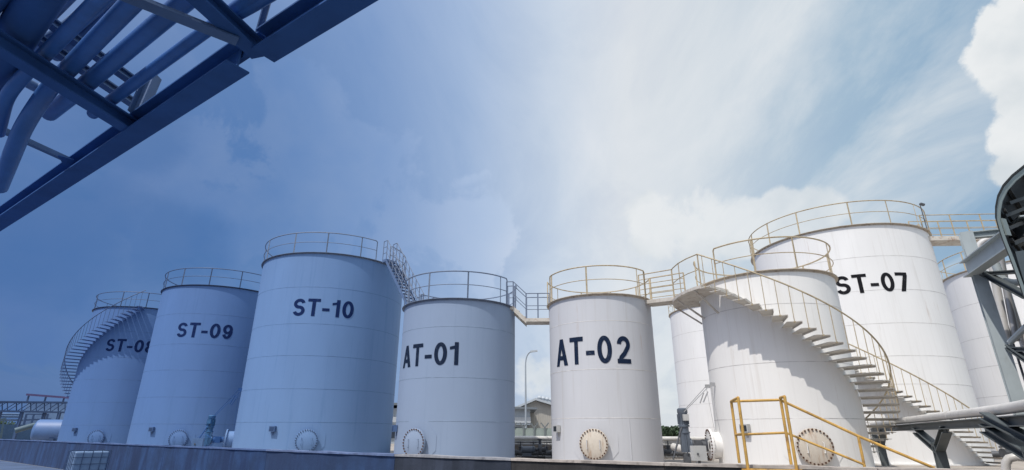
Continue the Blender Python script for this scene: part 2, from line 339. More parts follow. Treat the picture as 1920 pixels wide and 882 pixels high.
def lettering(txt, c, R, arc0, arc1, z0, z1, m, parent, bold=0):
    items = []; x = 0; gi = 0
    for ch in txt:
        w_, parts_ = glyph(ch)
        for (A_, B_) in parts_: items.append(([(p[0] + x, p[1]) for p in A_], [(p[0] + x, p[1]) for p in B_], gi)); gi += 1
        x += w_ + (.20 if ch == '0' and txt == 'AT-02' else .11)
    W_ = x - .11; b = MB()
    for A_, B_, k in items:
        f_ = lambda p: cp(c, R + .012 + .0008 * (k % 4), math.degrees((arc0 + p[0] / W_ * (arc1 - arc0)) / R), z0 + p[1] * (z1 - z0))
        n = len(A_); b.add([f_(p) for p in A_] + [f_(p) for p in B_], [(i, i + 1, n + i + 1, n + i) for i in range(n - 1)])
    return b.build('lettering', m, parent)

def ringpts(c, R, z, n=72, a0=0, a1=360): return [cp(c, R, a0 + (a1 - a0) * k / n, z) for k in range(n + (0 if abs(a1 - a0) >= 359.9 else 1))]
def manway(root, c, R, phi, z, rimm, m, boltm, r=.5, rusty=False, nb=28, depth=.17, plate=True):
    ctr = cp(c, R - .06, phi, z); A = rad(phi); mw = MB()
    mw.lathe([(.40 * r / .5, 0), (.40 * r / .5, depth), (r, depth), (r, depth + .03)], ctr, A, 40); 
    mo = mw.build('manway', FLANGE if rusty else m, root)
    cv = MB(); cv.lathe([(r, depth + .034), (r, depth + .066), (r * .985, depth + .07), (0.001, depth + .07)], ctr, A, 40); cv.build('cover', RUSTCOVER if rusty else m, mo)
    U = A.cross(Vector((0, 0, 1))).normalized(); V = A.cross(U)
    bo = None; off = Vector(root['_o'])
    for k in range(nb):
        t = 2 * math.pi * k / nb; p = ctr + A * (depth + .05) + (r - .035) * (math.cos(t) * U + math.sin(t) * V)
        if bo is None:
            bb = MB(); bb.lathe([(.027, -.06), (.027, .05), (.001, .05)], off, A, 6, False); bo = bb.build('bolt', boltm, mo); bo.location = p - off
        else: copy_part(bo, mo, p - off)
    for sx in (-.45, .45):
        h = MB(); q = ctr + A * (depth + .07) + U * sx * r
        h.tube([q - V * .12, q - V * .12 + A * .07, q + V * .16 + A * .07, q + V * .16], .012, 6); h.build('handle', m, mo)
    if plate:  # octagonal reinforcing pad that follows the shell
        pl = MB(); oc = [(-.45, .9), (.45, .9), (.85, .3), (.85, -.28), (.5, -.72), (-.5, -.72), (-.85, -.28), (-.85, .3)]
        oc = [(x * r / .5 * .95, y * r / .5 * .85) for x, y in oc]; vs = []; nn = 12
        edge = []
        for i in range(8):
            a_, b_ = oc[i], oc[(i + 1) % 8]
            for k in range(nn // 3): t = k / (nn // 3); edge.append((a_[0] + (b_[0] - a_[0]) * t, a_[1] + (b_[1] - a_[1]) * t))
        ne = len(edge); rings = []
        for s_, ro in ((1, .0), (1, .014), (.75, .014), (.5, .014), (.25, .014), (.01, .014)):
            for (x, y) in edge: vs.append(cp(c, R + ro, phi + math.degrees(x * s_ / R), z + y * s_))
        fs = []
        for i in range(5):
            for k in range(ne): k2 = (k + 1) % ne; fs.append((i * ne + k, i * ne + k2, (i + 1) * ne + k2, (i + 1) * ne + k))
        pl.add(vs, fs, True); pl.build('reinforcing_pad', m, mo)
    return mo
def tank(c, R, ztop, m, railm, label, group, seams, posts, txt=None, textm=None, span=None, tz=None, mway=None, box=None, boltm=RUST, gaps=(), rusty=False, vseams=False, bold=.022, decor='white'):
    z0 = YZ; zt = ztop + EYE; root = thing('storage_tank', (c[0], c[1], z0), label, 'storage tank', group)
    s = MB(); s.lathe([(R + .10, z0), (R + .10, z0 + .05), (R, z0 + .052), (R, zt - .02), (R * .5, zt + .14), (0.001, zt + .25)], (c[0], c[1], 0), n=160)
    s.cur = 1
    for z in seams:
        zz_ = z + EYE; s.lathe([(R + .001, zz_ - .011), (R + .005, zz_ - .005), (R + .005, zz_ + .005), (R + .001, zz_ + .011)], (c[0], c[1], 0), n=160)
    if vseams:   # vertical plate joints, staggered from course to course
        zs = [z0] + sorted(z + EYE for z in seams) + [zt]
        for i in range(len(zs) - 1):
            for a_ in (0, 180):
                ph = a_ + 67 * i + R * 9; A_ = rad(ph); T_ = tang(ph)
                s.box(cp(c, R + .001, ph, (zs[i] + zs[i + 1]) / 2), A_ * .003, T_ * .004, Vector((0, 0, (zs[i + 1] - zs[i]) / 2 - .03)))
    sh = s.build('shell', [m, SEAM[decor]], root)
    r = MB(); r.lathe([(R + .002, zt - .075), (R + .012, zt - .07), (R + .012, zt - .012), (R + .10, zt - .01), (R + .10, zt + .008), (R + .0, zt + .01)], (c[0], c[1], 0), n=160); r.build('top_rim', railm if decor != 'white' else RIMW, root)
    def arcs():
        if not gaps: return [(0, 360)]
        g_ = sorted(gaps); out = []
        for i, (a_, b_) in enumerate(g_):
            nx = g_[(i + 1) % len(g_)][0] + (360 if i == len(g_) - 1 else 0); out.append((b_, nx))
        return out
    gr = MB()
    for a_, b_ in arcs():
        if b_ - a_ >= 359: gr.tube(ringpts(c, R + .05, zt + 1.1), .026, 6, closed=True)
        else: gr.tube([cp(c, R + .05, a_, zt), cp(c, R + .05, a_, zt + 1.04), cp(c, R + .05, a_ + 1.2, zt + 1.1)] + ringpts(c, R + .05, zt + 1.1, 64, a_ + 2.4, b_ - 2.4) + [cp(c, R + .05, b_ - 1.2, zt + 1.1), cp(c, R + .05, b_, zt + 1.04), cp(c, R + .05, b_, zt)], .026, 6)
    go = gr.build('guard_rail', railm, root)
    mr = MB()
    for a_, b_ in arcs():
        if b_ - a_ >= 359: mr.tube(ringpts(c, R + .05, zt + .56), .016, 6, closed=True)
        else: mr.tube(ringpts(c, R + .05, zt + .56, 64, a_, b_), .016, 6)
    mr.build('mid_rail', railm, go)
    off = Vector(root['_o']); po = None
    for ph in posts:
        if any(a_ < (ph % 360) < b_ or a_ < ph < b_ or a_ < ph - 360 < b_ for a_, b_ in gaps): continue
        if po is None:
            b = MB(); b.box(off + Vector((0, 0, .54)), (.010, 0, 0), (0, .030, 0), (0, 0, .54)); po = b.build('post', railm, go)
            po.location = cp(c, R + .05, ph, zt) - off; po.rotation_euler = (0, 0, math.radians(ph - 90 + 28))
        else: copy_part(po, go, cp(c, R + .05, ph, zt) - off, math.radians(ph - 90 + 28))
    if txt: lettering(txt, c, R, span[0], span[1], tz[0] + EYE, tz[1] + EYE, textm, root, bold)
    if mway is not None: manway(root, c, R, mway, EYE - .3, railm, m, boltm, rusty=rusty)
    if box is not None:
        A_, T_ = rad(box), tang(box); q = cp(c, R + .09, box, EYE + .2); b = MB()
        b.box(q, A_ * .075, T_ * .14, (0, 0, .12)); b.box(q - A_ * .08 - Vector((0, 0, .17)), A_ * .012, T_ * .03, (0, 0, .1))
        bo = b.build('instrument_box', BOXG if decor == 'white' else FRAME_B, root)
        b = MB(); b.box(q + A_ * .078, A_ * .006, T_ * .105, (0, 0, .085)); b.build('window', GLASS if decor == 'white' else BOX_B, bo)
    return root
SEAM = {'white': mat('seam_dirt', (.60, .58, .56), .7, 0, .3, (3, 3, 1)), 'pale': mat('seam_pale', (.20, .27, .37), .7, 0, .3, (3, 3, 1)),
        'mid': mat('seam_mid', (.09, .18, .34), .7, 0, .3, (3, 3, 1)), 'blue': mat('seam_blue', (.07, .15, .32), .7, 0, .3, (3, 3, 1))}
RIMW = mat('rim_rusty_cream', (.56, .49, .40), .7, 0, .25, (4, 4, 4), (.16, .09, .05), .7, (4, 4, 4), stain_lo=.5)
FLANGE = mat('flange_rusty_beige', (.50, .43, .34), .7, 0, .15, (6, 6, 6), (.22, .12, .06), .8, (8, 8, 8), stain_lo=.5)
RUSTCOVER = mat('cover_rusty_cream', (.58, .52, .44), .6, 0, .08, (4, 4, 4), (.34, .20, .11), .8, (10, 10, 1.6), stain_lo=.53)

C08, C09, C10 = (-29.05, 42.96), (-19.93, 36.75), (-10.33, 30.23)
CA1, CA2, CA3 = (-2.24, 22.94), (3.62, 21.80), (9.08, 18.71)
CFR, C07, C06 = (16.25, 40.76), (16.50, 25.86), (29.85, 29.85)
R8 = 3.9; SS = [.5, 2.0, 3.55, 5.1, 6.97]
pst = lambda a0, st, skip=(): [a0 + st * k for k in range(int(360 / st + .01))]
GST = 'large ST storage tanks of the rear row'; GAT = 'smaller AT storage tanks of the front row'
tank(C08, R8, 8.8, P08, R_BL, 'deep blue-tinted storage tank lettered ST-08 with a spiral stair, leftmost of the big tanks', GST, SS, pst(1, 24.5), 'ST-08', LT_NAVY, (-.25, 2.85), (5.5, 6.4), 11, -13, DKBOLT, decor='blue')
tank(C09, R8, 8.8, P09, R_BL, 'blue-tinted storage tank lettered ST-09, between the tanks ST-08 and ST-10', GST, SS, pst(11, 25.7), 'ST-09', LT_NAVY, (-.62, 2.58), (5.5, 6.4), 12.3, -11.7, DKBOLT, decor='blue')
t10 = tank(C10, 3.91, 8.8, P10, R_MB, 'mid blue-tinted tall storage tank lettered ST-10, beside the tank AT-01', GST, SS, pst(-15, 25.2), 'ST-10', LT_NAVY, (-.6, 2.38), (5.48, 6.36), 13.4, -10, DKBOLT, gaps=[(48.5, 63)], decor='mid')
ta1 = tank(CA1, 2.38, 5.0, PA1, R_MB, 'pale blue-tinted short storage tank lettered AT-01', GAT, [.44, 1.99, 3.9], [-57, -26, 12, 47, 82, 120, 158, 196, 234, 272], 'AT-01', LT_INK, (-2.5, .24), (2.44, 3.29), -30.4, -66, RUST, gaps=[(57, 80), (236, 256)], rusty=False, decor='pale')
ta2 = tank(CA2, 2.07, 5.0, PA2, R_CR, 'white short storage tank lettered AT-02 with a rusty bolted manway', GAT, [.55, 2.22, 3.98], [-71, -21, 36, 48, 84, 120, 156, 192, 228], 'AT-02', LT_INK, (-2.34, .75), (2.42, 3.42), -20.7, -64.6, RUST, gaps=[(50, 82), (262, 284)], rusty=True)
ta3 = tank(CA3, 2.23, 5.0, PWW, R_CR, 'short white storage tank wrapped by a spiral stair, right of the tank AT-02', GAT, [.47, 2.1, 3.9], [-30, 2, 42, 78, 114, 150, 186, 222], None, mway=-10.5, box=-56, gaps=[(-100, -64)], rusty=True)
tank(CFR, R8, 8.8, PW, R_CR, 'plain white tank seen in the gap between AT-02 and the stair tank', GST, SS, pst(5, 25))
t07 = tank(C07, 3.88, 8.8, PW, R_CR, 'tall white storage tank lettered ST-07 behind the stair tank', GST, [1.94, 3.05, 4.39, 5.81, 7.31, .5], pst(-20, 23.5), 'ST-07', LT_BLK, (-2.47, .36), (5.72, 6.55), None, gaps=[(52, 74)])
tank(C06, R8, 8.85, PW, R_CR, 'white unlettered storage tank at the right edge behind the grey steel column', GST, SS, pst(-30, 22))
manway(ta3, CA3, 2.23, -97, EYE - .3, R_CR, PWW, RUST, plate=False, depth=.30)
# vertical pad outline welded on AT-02
m = MB()
for (p1, z1, p2, z2) in ((14, .05 + YZ, 14, .55 + EYE),):
    pts = [cp(CA2, 2.075, p1 + (p2 - p1) * k / 10, z1 + (z2 - z1) * k / 10) for k in range(11)]; m.tube(pts, .012, 5)
m.build('weld_line', PA2, ta2)
# floodlight on the rim of ST-07
m = MB(); q = cp(C07, 3.95, 38, EYE + 8.8); m.tube([q, q + Vector((0, 0, 1.25))], .02, 6); m.box(q + Vector((.1, 0, 1.27)), (.09, 0, -.03), (0, .06, 0), (.012, 0, .04)); m.build('floodlight', VALVE, t07)

# ------------------------------------------------------------------ spiral stairs
def spiral(c, Ri, Ro, ph0, ph1, z0, z1, label, matT, matR, railh=1.08, railr=.026, plat=None, step=.2, sgn_thick=.035, rail_to=None):
    root = thing('spiral_staircase', (c[0], c[1], YZ), label, 'stairs'); off = Vector(root['_o'])
    n = max(2, round(abs(z1 - z0) / step)); dph = (ph1 - ph0) / n; dz = (z1 - z0) / n
    proto = None; bal = None
    w = abs(math.radians(dph)) * Ro
    for k in range(n):
        ph = ph0 + dph * (k + .5); z = z0 + dz * (k + .5) + EYE
        if proto is None:
            A_, T_ = Vector((0, -1, 0)), Vector((1, 0, 0)); b = MB()
            ri, ro = Ri, Ro; hw_i = math.radians(abs(dph)) * ri * .5 + .03; hw_o = w * .5 + .03; th = .02
            o_ = off
            for (zz0, zz1, s0, s1) in ((-th, 0, -1, 1), (-.075, -th, .93, 1.0)) :
                f1 = [o_ + A_ * ri + T_ * hw_i * s0, o_ + A_ * ri + T_ * hw_i * s1, o_ + A_ * ro + T_ * hw_o * s1, o_ + A_ * ro + T_ * hw_o * s0]
                vs = [v + Vector((0, 0, zz0)) for v in f1] + [v + Vector((0, 0, zz1)) for v in f1]
                b.add(vs, [(3, 2, 1, 0), (4, 5, 6, 7), (0, 1, 5, 4), (1, 2, 6, 5), (2, 3, 7, 6), (3, 0, 4, 7)])
            # triangular hanger to the shell
            proto = b.build('tread', matT, root); proto.location = (0, 0, z - YZ); proto.rotation_euler = (0, 0, math.radians(ph))
            b = MB(); b.tube([off + A_ * (Ro - .02) + Vector((0, 0, -.05)), off + A_ * (Ro - .02) + Vector((0, 0, railh))], .0125, 5)
            b.box(off + A_ * (Ro - .02) + Vector((0, 0, -.02)), (.03, 0, 0), (0, .02, 0), (0, 0, .02))
            bal = b.build('baluster', matR, root); bal.location = proto.location; bal.rotation_euler = proto.rotation_euler
        else:
            copy_part(proto, root, (0, 0, z - YZ), math.radians(ph)); copy_part(bal, root, (0, 0, z - YZ), math.radians(ph))
    m = MB(); pts = []
    e0, e1 = 0, n * 3
    for k in range(e0, e1 + 1):
        t = k / (n * 3); pts.append(cp(c, Ro - .02, ph0 + (ph1 - ph0) * t, z0 + (z1 - z0) * t + EYE + railh))
    m.tube(pts, railr, 6); m.build('handrail', matR, root)
    return root
s3 = spiral(CA3, 2.24, 3.2, -62, 118, 4.67, -1.0, 'cream railed spiral stair winding down round the front of the stair tank', TREAD, R_CR)
s7 = spiral(C07, 3.9, 4.72, -100, 28, 6.1, -1.0, 'cream spiral stair running down to the right round the foot of ST-07', TREAD, R_CR, railh=1.0, step=.18)
# ST-08: descends to the left
TRB = mat('tread_blue', (.10, .17, .35), .6, 0, .15, (3, 3, 3))
s8 = spiral(C08, 3.92, 4.85, 24, -98, 8.8, 1.9, 'blue spiral stair winding down the left side of the tank ST-08', TRB, R_BL, railh=1.1, step=.2)
# landing + lower flight of ST-08
m = MB(); c = C08
for (a_, b_, zc) in ((-98, -108, 1.9),):
    vs = [cp(c, 3.92, a_, zc + EYE), cp(c, 4.85, a_, zc + EYE), cp(c, 4.85, b_, zc + EYE), cp(c, 3.92, b_, zc + EYE)]
    m.add(vs + [v - Vector((0, 0, .08)) for v in vs], [(0, 1, 2, 3), (7, 6, 5, 4), (0, 4, 5, 1), (1, 5, 6, 2), (2, 6, 7, 3), (3, 7, 4, 0)])
m.build('landing', TRB, s8)

# platform on AT-03 where the walkway and stair meet
def slab(m, poly, z, th):
    n = len(poly); vs = [Vector((p[0], p[1], z)) for p in poly] + [Vector((p[0], p[1], z - th)) for p in poly]
    m.add(vs, [tuple(range(n)), tuple(range(2 * n - 1, n - 1, -1))] + [(i, i + n, (i + 1) % n + n, (i + 1) % n) for i in range(n)])
def railrun(m, pts, h=1.05, mids=(.5,), r=.021, spacing=1.0, endposts=True, mid_r=.015):
    pts = [Vector(p) for p in pts]; up = Vector((0, 0, 1))
    m.tube([p + up * h for p in pts], r, 6)
    for q in mids: m.tube([p + up * q * h for p in pts], mid_r, 6)
def postsalong(root, pts, h, matR, spacing, name='post', w=.028):
    off = Vector(root['_o']); pts = [Vector(p) for p in pts]; made = None
    for i in range(len(pts) - 1):
        Ln = (pts[i + 1] - pts[i]).length; n = max(1, round(Ln / spacing))
        for k in range(n + (1 if i == len(pts) - 2 else 0)):
            p = pts[i].lerp(pts[i + 1], k / n); ang = math.atan2(pts[i + 1].y - pts[i].y, pts[i + 1].x - pts[i].x)
            if made is None:
                b = MB(); b.box(off + Vector((0, 0, h / 2)), (w, 0, 0), (0, .008, 0), (0, 0, h / 2)); made = b.build(name, matR, root); made.location = p - off; made.rotation_euler = (0, 0, ang)
            else: copy_part(made, root, p - off, ang)
zp = 4.67 + EYE; m = MB()
poly = [cp(CA3, 2.26, a_, 0) for a_ in range(-64, -125, -6)] + [cp(CA3, 3.2, a_, 0) for a_ in range(-122, -60, 6)]
slab(m, poly, zp, .10); m.build('platform', DECK_W, s3)
for a_ in (-68, -92, -118):
    m = MB(); m.bar(cp(CA3, 3.15, a_, zp - .1), cp(CA3, 2.26, a_, zp - .8), .06, .04); m.build('bracket', DECK_W, s3)
e = [cp(CA3, 3.17, a_, zp) for a_ in (-62, -72, -82, -92, -96)]
m = MB(); railrun(m, e, 1.08, (.5,)); m.build('platform_rail', R_CR, s3); postsalong(s3, [e[0], e[2], e[4]], 1.08, R_CR, .9)

# ------------------------------------------------------------------ walkways
def walkway(name, label, segs, wdir, width, matD, matR, mids, spacing, h=1.05, th=.14, steps=(), group='walkways linking the tank tops'):
    """segs: centre-line front-edge points; wdir: unit vector to the back edge"""
    p0 = Vector(segs[0]); root = thing(name, (p0.x, p0.y, p0.z), label, 'walkway', group); wv = Vector(wdir).normalized() * width
    m = MB()
    for i in range(len(segs) - 1):
        a_, b_ = Vector(segs[i]), Vector(segs[i + 1])
        if i in steps:
            for s_ in (0, 1):
                q = wv * s_; m.add([a_ + q, b_ + q, b_ + q - Vector((0, 0, .22)), a_ + q - Vector((0, 0, .22)), a_ + q + wv * .02, b_ + q + wv * .02, b_ + q + wv * .02 - Vector((0, 0, .22)), a_ + q + wv * .02 - Vector((0, 0, .22))],
                                   [(0, 1, 2, 3), (7, 6, 5, 4), (0, 4, 5, 1), (3, 2, 6, 7), (0, 3, 7, 4), (1, 5, 6, 2)])
            n = max(2, int(abs(a_.z - b_.z) / .2)); d = b_ - a_; dh = Vector((d.x, d.y, 0)).normalized()
            for k in range(n):
                c = a_.lerp(b_, (k + .5) / n) + wv * .51 - Vector((0, 0, .06)); m.box(c, dh * .12, wv * .47, (0, 0, .012))
        else:
            m.add([a_, b_, b_ + wv, a_ + wv] + [v - Vector((0, 0, th)) for v in (a_, b_, b_ + wv, a_ + wv)], [(0, 1, 2, 3), (7, 6, 5, 4), (0, 4, 5, 1), (1, 5, 6, 2), (2, 6, 7, 3), (3, 7, 4, 0)])
    m.build('deck', matD, root)
    for s_ in (0, 1):
        pts = [Vector(p) + wv * (.03 + .94 * s_) for p in segs]; m = MB(); railrun(m, pts, h, mids); m.build('guard_rail', matR, root); postsalong(root, pts, h, matR, spacing)
    return root
z5 = EYE + 5.02
walkway('walkway', 'small white walkway with steps dipping between AT-01 and AT-02', [(-.22, 21.95, z5), (.06, 21.93, z5), (.6, 21.9, z5 - .52), (1.58, 21.85, z5 - .52)], (.05, 1, 0), .75, DECK_W, R_MB, (.5,), .55, steps=(1,))
walkway('walkway', 'rusty-edged flat walkway with five-bar railing from AT-02 to the stair platform', [(5.05, 20.65, EYE + 4.95), (6.0, 19.35, EYE + 4.80)], (.81, .59, 0), .75, DECK_W, R_CR, (.22, .42, .62, .8), 1.5)
walkway('walkway', 'steep grey-blue railed stairway descending from ST-10 to AT-01', [(-7.0, 27.55, EYE + 8.8), (-6.75, 27.3, EYE + 8.8), (-4.55, 25.0, EYE + 5.05), (-4.15, 24.55, EYE + 5.05)], (.69, .72, 0), .65, DECK_B, R_MB, (.33, .66), .55, steps=(1,))
walkway('walkway', 'cream railed high walkway running right from the top of ST-07', [(18.9, 22.9, EYE + 8.55), (24.2, 22.6, EYE + 8.55)], (.06, 1, 0), .85, DECK_W, R_CR, (.35, .68), 1.35, th=.2)

# ------------------------------------------------------------------ mixers
def mixer(c, R, phi, label, mm, scale=1.0, rodz=1.6, dl=.30, housing=VALVE):
    A_, T_ = rad(phi), tang(phi); base_ = cp(c, R + dl + .05, phi, EYE - .3); root = thing('tank_mixer', tuple(base_ - Vector((0, 0, .75))), label, 'mixer')
    m = MB(); m.lathe([(.001, 0), (.20, 0), (.20, .05), (.12, .08), (.12, .2), (.15, .22), (.15, .52 * scale), (.001, .52 * scale)], base_, A_, 20); m.box(base_ + A_ * .34, A_ * .12, T_ * .16, (0, 0, .14)); m.build('shaft_housing', housing, root)
    g_ = base_ + A_ * .72 * scale; m = MB(); m.box(g_ + Vector((0, 0, .06)), A_ * .14, T_ * .15, (0, 0, .30)); m.lathe([(.001, 0), (.19, 0), (.19, .04), (.15, .05), (.15, .2), (.001, .2)], g_ + Vector((0, 0, .36)), (0, 0, 1), 16); m.lathe([(.001, 0), (.2, 0), (.2, .05), (.001, .05)], g_ - A_ * .19, A_, 16); m.tube([g_ + T_ * .18 + Vector((0, 0, .3)), g_ + T_ * .22 + Vector((0, 0, -.2)), g_ + Vector((0, 0, -.5))], .02, 6); m.build('gearbox', mm, root)
    m = MB(); m.lathe([(.001, 0), (.19, 0), (.19, .05), (.155, .07), (.155, .42), (.17, .44), (.17, .56), (.12, .6), (.001, .6)], g_ + Vector((0, 0, .56)), (0, 0, 1), 20)
    for k in range(12):
        t = 2 * math.pi * k / 12; u = Vector((math.cos(t), math.sin(t), 0)); m.box(g_ + u * .17 + Vector((0, 0, .8)), u * .022, Vector((-u.y, u.x, 0)) * .006, (0, 0, .16))
    mo = m.build('motor', mm, root)
    m = MB(); m.box(g_ + Vector((0, 0, .85)) - Vector((-.03, .22, 0)), (.09, 0, 0), (0, .06, 0), (0, 0, .1)); m.build('terminal_box', BOXG if mm is MOTOR_G else MOTOR_B, mo)
    m = MB(); m.box(g_ + Vector((0, 0, -.42)), A_ * .1, T_ * .14, (0, 0, .16)); m.tube([g_ + Vector((0, -.1, .8)), g_ + A_ * .25 + Vector((0, -.15, .2)), g_ + A_ * .5 + Vector((0, -.2, -.45))], .03, 6); m.build('support_leg', housing, root)
    for s_ in (-1, 1):
        top_ = cp(c, R + .14, phi + s_ * 9, EYE + rodz); m = MB(); m.tube([top_, g_ + T_ * .15 * s_ + Vector((0, 0, 1.0))], .013, 5); m.box(top_ - A_ * .06, A_ * .09, T_ * .02, (0, 0, .06)); m.tube([top_, cp(c, R + .03, phi + s_ * 9, EYE + .1)], .006, 4)
        l_ = (g_ - top_); m.tube([top_ + l_ * .12, top_ + l_ * .3], .022, 5); m.build('stay_rod', housing if mm is MOTOR_B else PIPE_G, root)
    return root
mixer(CA3, 2.23, -97, 'dark grey mixer motor bolted to the left manway of the stair tank', MOTOR_G)
mixer(C10, 3.91, -69, 'blue mixer motor on the left side of the tank ST-10', MOTOR_B, 1.1, 2.1, .3, STEEL_B)
manway(t10, C10, 3.91, -69, EYE - .3, R_MB, P10, DKBOLT, plate=False, depth=.35)
# small field panels standing by the mixers
def panel(p, label, mm, group=None):
    r = thing('control_panel', (p.x, p.y, YZ), label, 'control panel'); b = MB(); b.box((p.x, p.y, p.z), (.2, .03, 0), (-.015, .09, 0), (0, 0, .2)); bo = b.build('cabinet', mm, r)
    b = MB(); b.tube([(p.x, p.y + .02, YZ), (p.x, p.y + .02, p.z - .2)], .04, 8); b.build('post', VALVE, r)
    b = MB(); b.lathe([(.001, 0), (.03, 0), (.03, .03), (.001, .03)], (p.x - .06, p.y - .095, p.z - .02), (0, -1, 0), 10); b.build('knob', VALVE, bo)
panel(atd(1310, 850, 17.6), 'white control panel box in front of the grey mixer', BOXG)
panel(atd(371, 832, 26.5), 'pale blue control panel box beside the blue mixer', PIPE_LB)
m = MB(); p = atd(381, 830, 26.8)
for k in range(3): m.lathe([(.3 - .05 * k, 0), (.31 - .05 * k, .015), (.3 - .05 * k, .03)], p + Vector((.1 * k, 0, 0)), (.3, -1, .1), 20)
tag(m.build('cable_coil', STEEL_B), 'dark coiled cable hanging beside the blue mixer', 'cable')

# ------------------------------------------------------------------ yellow step-over railing
yr = thing('step_over_railing', tuple(Vector((4.2, 9.6, WTOP))), 'yellow painted tube railing of the step-over at the bund wall', 'railing')
A1, A0 = atd(1384, 746, 10.05), atd(1371, 753, 10.75); B1, B0 = atd(1471, 744, 10.15), atd(1463, 746, 10.55)
def drop(p, z): return Vector((p.x, p.y, z))
zb1 = WTOP - .22
for (p, zb) in ((A0, WTOP), (A1, zb1), (B0, WTOP), (B1, zb1)):
    m = MB(); m.tube([drop(p, zb), p], .024, 10); m.build('post', R_YE, yr)
m = MB(); m.tube([A1, A0], .024, 8); m.tube([A0, drop(B0, A0.z)], .022, 8); m.tube([A1, A1 + (B1 - A1) * .02], .022, 8); m.tube([B0, B1], .024, 8); m.build('top_rail', R_YE, yr)
m = MB(); mz = lambda p: drop(p, p.z - .56); m.tube([mz(A1), mz(A0)], .018, 8); m.tube([mz(A0), mz(B0)], .02, 8); m.build('mid_rail', R_YE, yr)
E1 = atd(1609, 818, 10.7); E2 = atd(1752, 878, 10.9)
m = MB(); m.tube([B0 - Vector((0, 0, .04)), E1, E2], .022, 8); m.build('stair_handrail', R_YE, yr)
m = MB(); m.tube([mz(B0), atd(1622, 872, 10.7)], .018, 8); m.build('stair_mid_rail', R_YE, yr)
m = MB(); m.tube([E1, drop(E1, YZ + .1)], .021, 8); m.build('post', R_YE, yr)
m = MB()
for p in (A1, B1): m.box(drop(p, WTOP - .10), (.09, 0, 0), (0, .10, 0), (0, 0, .02)); m.box(drop(p, WTOP - .10) + Vector((0, .02, 0)), (.09, 0, 0), (0, .012, 0), (0, 0, .05))
m.tube([drop(A1, WTOP - .06), drop(B1, WTOP - .06)], .014, 6); m.build('base_plate', R_YE, yr)

# ------------------------------------------------------------------ overhead pipe rack, upper left
rk = thing('pipe_rack', (-5, 6, 0), 'dark blue overhead steel pipe rack in the upper left corner', 'pipe rack')
zr = 3.7
m = MB(); p, q = atz(-120, 492, zr + .12), atz(450, 108, zr + .12); m.ibeam(p, q, .26, .26); m.build('edge_beam', STEEL_B, rk)
m = MB(); p, q = atz(497, 86, zr + .12), atz(900, -170, zr + .12); m.ibeam(p, q, .26, .26); m.build('edge_beam', STEEL_B, rk)
m = MB(); p, q = atz(448, 100, zr + .26), atz(500, 72, zr + .26); m.bar(p, q, .22, .03); m.bar(p + Vector((0, 0, .02)), q + Vector((0, 0, .02)), .03, .2); m.build('splice_plate', STEEL_B, rk)
m = MB(); m.ibeam(atz(-60, 44, zr + .1), atz(250, 240, zr + .1), .18, .18); m.build('cross_beam', STEEL_B, rk)
m = MB(); m.ibeam(atz(340, -40, zr + .1), atz(487, 97, zr + .1), .16, .17); m.build('cross_beam', STEEL_B, rk)
BR = mat('brace_blue', (.06, .12, .25), .6, 0, .2, (2, 2, 2))
m = MB(); p, q = atz(215, -14, zr + .0), atz(445, 78, zr + .0); m.bar(p, q, .02, .14); m.bar(p + Vector((0, 0, .04)), q + Vector((0, 0, .04)), .07, .012); m.build('brace', BR, rk)
m = MB(); m.tube([atz(506, -12, zr + .5), atz(485, 62, zr + .3)], .035, 8); m.build('hanger', BR, rk)
m = MB(); p, q = atz(-40, 228, zr + .2), atz(128, 304, zr + .16); m.bar(p, q, .012, .085); m.bar(p + Vector((0, 0, .04)), q + Vector((0, 0, .04)), .08, .01); m.build('brace', BR, rk)
m = MB(); a_ = [atz(*v, zr + .13) for v in ((108, 292), (138, 300), (130, 318), (118, 308))]; m.add(a_ + [v + Vector((0, 0, .012)) for v in a_], [(0, 1, 2, 3), (7, 6, 5, 4), (0, 4, 5, 1), (1, 5, 6, 2), (2, 6, 7, 3), (3, 7, 4, 0)]); m.build('gusset', STEEL_B, rk)
m = MB(); p = atz(256, 214, zr + .25); m.ibeam(p, p + Vector((.06, .02, .62)), .15, .15, (1, 0, 0)); m.build('stub_post', BR, rk)
for (x1, y1, x2, y2) in ((20, 38, 262, 202), (60, 18, 258, 158)):
    m = MB(); m.ibeam(atz(x1, y1, zr + .75), atz(x2, y2, zr + .75), .1, .12); m.build('upper_cross_beam', BR, rk)
m = MB(); m.bar((-11.5, 10.8, 0), (-11.5, 10.8, zr + EYE), .26, .26); m.bar((2.9, .9, 0), (2.9, .9, zr + EYE - .01), .26, .26); m.bar((-9.5, 1.5, 0), (-9.5, 1.5, zr + EYE), .26, .26); m.build('column', STEEL_B, rk)
def opipe(pts, z, r, mt, label, n=16):
    P = [atz(x, y, z if len(v) == 0 else z + v[0]) for (x, y, *v) in pts]
    # round the bends
    Q = [P[0]]
    for i in range(1, len(P) - 1):
        a_, b_, c_ = P[i - 1], P[i], P[i + 1]; l_ = min((a_ - b_).length, (c_ - b_).length) * .45
        s_, e_ = b_ + (a_ - b_).normalized() * l_, b_ + (c_ - b_).normalized() * l_
        for k in range(7): t = k / 6; Q.append((1 - t) ** 2 * s_ + 2 * t * (1 - t) * b_ + t * t * e_)
    Q.append(P[-1]); m = MB(); m.tube(Q, r * .78, n)
    o = m.build('overhead_pipe', mt); tag(o, label, 'pipe', 'pipes laid on the overhead rack'); return o
opipe([(-30, 165), (20, 85), (110, -60)], zr + .45, .24, STEEL_B, 'thickest dark blue pipe on the rack at the top left corner')
opipe([(-60, 40), (40, -90)], zr + .45, .2, STEEL_B, 'dark pipe crossing the very corner of the photo on the rack')
